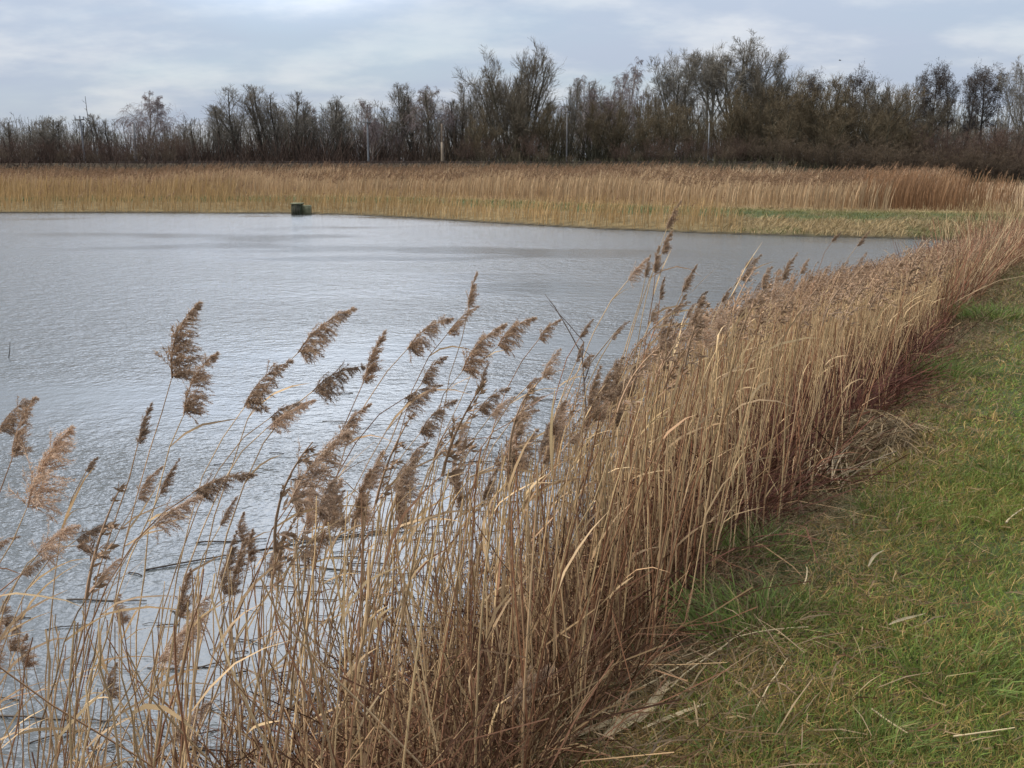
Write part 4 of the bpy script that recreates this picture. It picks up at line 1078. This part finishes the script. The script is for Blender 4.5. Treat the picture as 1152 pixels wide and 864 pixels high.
# overhead wire between the two mid poles and towards the left
pa, pb = p1[1], p2[1]
x0 = ray(150, 136); A = np.array([x0[0]*93, x0[1]*93, 3 + x0[2]*93 - .05])
u = np.linspace(0, 1, 13)[:, None]
for a_, b_, lab in ((A, pa + [0, 0, -.3], 'thin overhead wire from the dark post to the grey concrete pole'), (pa + [0, 0, -.3], pb + [0, 0, -.15], 'thin overhead wire between the grey and the brown pole')):
    P = a_*(1 - u) + b_*u - np.array([0, 0, 1])*.35*4*u*(1 - u)
    o = build('overhead_wire', tubes((P - a_)[None], .008, 4, [.5]*3), M_DARKST); o.location = a_
    tag(o, lab, 'wire')
# rail on the embankment
def rail():
    y = 91.0; zt = gz(-20, y); xs = np.linspace(-36, 24, 41)
    prof = np.array([[-.07, 0], [.07, 0], [.02, .05], [.02, .12], [.045, .14], [.045, .18], [-.045, .18], [-.045, .14], [-.02, .12], [-.02, .05]])
    S = len(prof); v = np.array([[x, a, b + .16] for x in xs for a, b in prof]) - [0, 0, .16]; idx = np.arange(len(v)).reshape(41, S); nx = np.roll(idx, -1, 1)
    q = np.stack([idx[:-1], nx[:-1], nx[1:], idx[1:]], -1).reshape(-1, 4)
    t = empty('railway_track', (0, y, zt))
    build('rail', (v, q, np.ones((len(v), 3))*.5), M_IRON, t)
    build('rail', (v + [0, 1.43, 0], q, np.ones((len(v), 3))*.5), M_IRON, t)
    sl = cat([box(x, .72, -.10, .25, 2.4, .18, .02) for x in np.arange(-36, 24, .65)])
    build('sleepers', sl, M_WOODP, t)
    tag(t, 'straight railway track on the low embankment before the wood', 'railway track')
rail()
# shed behind the trees
ra = ray(651, 178); sx_, sy_ = ra[0]*106, ra[1]*106; zg = gz(sx_, sy_); top = 3 + ra[2]*106 - zg
t = empty('low_shed', (sx_, sy_, zg))
build('wall', box(0, 2, top*.5 - .1, 8.6, 4, top - .16), M_WALL, t)
build('roof', box(0, 2, top - .12, 9.0, 4.4, .12, .03), M_ROOF, t)
for k in range(4): build('window', box(-3 + 2*k, -.01, top - .75, .9, .05, .6), M_DARKST, t)
tag(t, 'long low pale shed glimpsed between trunks right of the willow', 'shed')
# concrete outlet at the far shore
rr_ = ray(338, 241.5); tt = 3/(-rr_[2]); ox, oy = rr_[0]*tt, rr_[1]*tt
t = empty('pond_outlet', (ox, oy, 0))
build('chamber', box(-.22, .3, .19, .52, .8, .74, .04), M_MOSS, t)
build('side_wall', box(.30, .26, .17, .50, .30, .68, .03), M_MOSSL, t)
build('cover_slab', box(-.22, .3, .597, .60, .9, .07, .02), M_MOSSL, t)
build('grating', cat([box(-.22 + dx, -.115, .20, .03, .03, .68) for dx in (-.18, -.06, .06, .18)]), M_IRON, t)
tag(t, 'small dark mossy concrete pond outlet at the far water edge', 'pond outlet')
# bird
def bird(px, py, dist, label, sc):
    c = CAM + ray(px, py)*dist
    t = empty('bird', c, 1.1, sc)
    yb = np.linspace(-.5, .5, 9); rb_ = np.array([.005, .05, .09, .12, .125, .11, .07, .05, .01])
    build('body', tubes(np.stack([0*yb, yb, .02*np.sin(yb*3)], 1)[None], rb_[None], 8, [.5]*3), M_BIRD, t)
    for sgn in (-1, 1):
        xs = np.array([.06, .3, .6, .95]); zs = np.array([.03, .2, .24, .12]); ch = np.array([.17, .19, .14, .03]); yo = np.array([.05, .08, .02, -.12])
        up = np.stack([sgn*xs, yo + ch, zs], 1); dn = np.stack([sgn*xs, yo - ch, zs - .01], 1)
        th = np.array([0, 0, .02])
        v = np.stack([up + th*.2, dn + th*.2, dn - th*.2, up - th*.2], 1).reshape(-1, 3); q = []
        for k in range(3):
            for j in range(4): q.append([k*4+j, k*4+(j+1) % 4, k*4+4+(j+1) % 4, k*4+4+j])
        build('wing', (v, np.array(q), np.ones((len(v), 3))*.5), M_BIRD, t)
    build('tail', box(0, -.58, .0, .12, .22, .015), M_BIRD, t)
    tag(t, label, 'bird')
bird(945, 68, 88, 'tiny dark bird flying above the olive willows', .26)

# ------------------------------------------------------------------ sky and sun
SUN_AZ, SUN_EL = math.radians(-78), math.radians(44)      # azimuth from +Y towards +X
world = bpy.data.worlds.new('World'); scene.world = world; world.use_nodes = True
nt = world.node_tree; L = nt.links.new
bg = nt.nodes['Background']; bg.inputs['Strength'].default_value = .10
sky = nt.nodes.new('ShaderNodeTexSky'); sky.sky_type = 'NISHITA'; sky.sun_disc = False
sky.sun_elevation = SUN_EL; sky.sun_rotation = SUN_AZ; sky.air_density = 1.0; sky.dust_density = .6; sky.ozone_density = 1.5
tc = nt.nodes.new('ShaderNodeTexCoord')
sep = nt.nodes.new('ShaderNodeSeparateXYZ'); L(tc.outputs['Generated'], sep.inputs[0])
def mth(op, a, b=None):
    n = nt.nodes.new('ShaderNodeMath'); n.operation = op
    for i, v in enumerate((a, b)):
        if v is None: continue
        if isinstance(v, (int, float)): n.inputs[i].default_value = v
        else: L(v, n.inputs[i])
    return n.outputs[0]
zc = mth('ADD', mth('MAXIMUM', sep.outputs['Z'], 0.0), .24)
cmb = nt.nodes.new('ShaderNodeCombineXYZ'); L(mth('DIVIDE', sep.outputs['X'], zc), cmb.inputs[0]); L(mth('DIVIDE', sep.outputs['Y'], zc), cmb.inputs[1])
def wnoise(scale, detail, off, stretch=(1, 1, 1)):
    mp = nt.nodes.new('ShaderNodeMapping'); mp.inputs['Location'].default_value = off; mp.inputs['Scale'].default_value = stretch
    L(cmb.outputs[0], mp.inputs['Vector'])
    n = nt.nodes.new('ShaderNodeTexNoise'); n.inputs['Scale'].default_value = scale; n.inputs['Detail'].default_value = detail; n.inputs['Roughness'].default_value = .55
    L(mp.outputs[0], n.inputs['Vector']); return n.outputs['Fac']
def mrange(v, a, b, c, d):
    n = nt.nodes.new('ShaderNodeMapRange'); n.interpolation_type = 'SMOOTHSTEP'
    for k_, x in zip(('From Min', 'From Max', 'To Min', 'To Max'), (a, b, c, d)): n.inputs[k_].default_value = x
    L(v, n.inputs['Value']); return n.outputs['Result']
cover = mrange(wnoise(1.1, 6, (3.1, 1.7, 0), (.75, 1.15, 1)), .28, .62, .6, .97)
shade = mrange(wnoise(2.6, 5, (8.1, 4.2, 0), (.9, 1.1, 1)), .40, .68, 0, 1)
ccol = nt.nodes.new('ShaderNodeMix'); ccol.data_type = 'RGBA'
ccol.inputs[6].default_value = (4.35, 4.98, 6.1, 1); ccol.inputs[7].default_value = (6.3, 6.6, 7.1, 1)
L(shade, ccol.inputs[0])
lum = mth('ADD', mth('MULTIPLY', mth('MAXIMUM', sep.outputs['Z'], 0.0), 1.5), .76)      # overcast: brighter towards the zenith
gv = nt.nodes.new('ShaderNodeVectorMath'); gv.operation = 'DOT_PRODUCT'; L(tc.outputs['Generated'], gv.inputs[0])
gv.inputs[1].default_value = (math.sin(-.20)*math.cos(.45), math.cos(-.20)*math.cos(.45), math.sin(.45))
lum = mth('MULTIPLY', lum, mth('ADD', 1.0, mth('MULTIPLY', mrange(gv.outputs['Value'], .94, 1.0, 0, 1), 3.6)))     # thin bright cloud added ahead, above the view, to make the water glare
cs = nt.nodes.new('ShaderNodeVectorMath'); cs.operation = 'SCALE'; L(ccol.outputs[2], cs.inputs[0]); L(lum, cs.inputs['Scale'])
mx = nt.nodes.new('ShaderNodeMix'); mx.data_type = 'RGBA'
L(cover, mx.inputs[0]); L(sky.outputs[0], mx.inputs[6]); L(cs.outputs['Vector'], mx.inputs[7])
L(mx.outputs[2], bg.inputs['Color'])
sun = bpy.data.lights.new('sun', 'SUN'); sun.energy = 3.0; sun.angle = math.radians(11); sun.color = (1.0, .94, .85)
so = bpy.data.objects.new('sun', sun); COL.objects.link(so)
dirv = Vector((math.sin(SUN_AZ)*math.cos(SUN_EL), math.cos(SUN_AZ)*math.cos(SUN_EL), math.sin(SUN_EL)))
so.rotation_euler = dirv.to_track_quat('Z', 'Y').to_euler()

# ------------------------------------------------------------------ camera
cam = bpy.data.cameras.new('camera'); cam.sensor_width = 36; cam.lens = 36*FPX/PX_W; cam.clip_end = 4000; cam.clip_start = .05
co = bpy.data.objects.new('camera', cam); COL.objects.link(co); co.location = CAM; co.rotation_euler = (math.pi/2 - PITCH, 0, 0)
scene.camera = co
scene.view_settings.view_transform = 'Standard'; scene.view_settings.look = 'None'; scene.view_settings.gamma = 1; scene.view_settings.use_curve_mapping = False
scene.view_settings.exposure = 0.36
scene.render.resolution_x = 1024; scene.render.resolution_y = 768
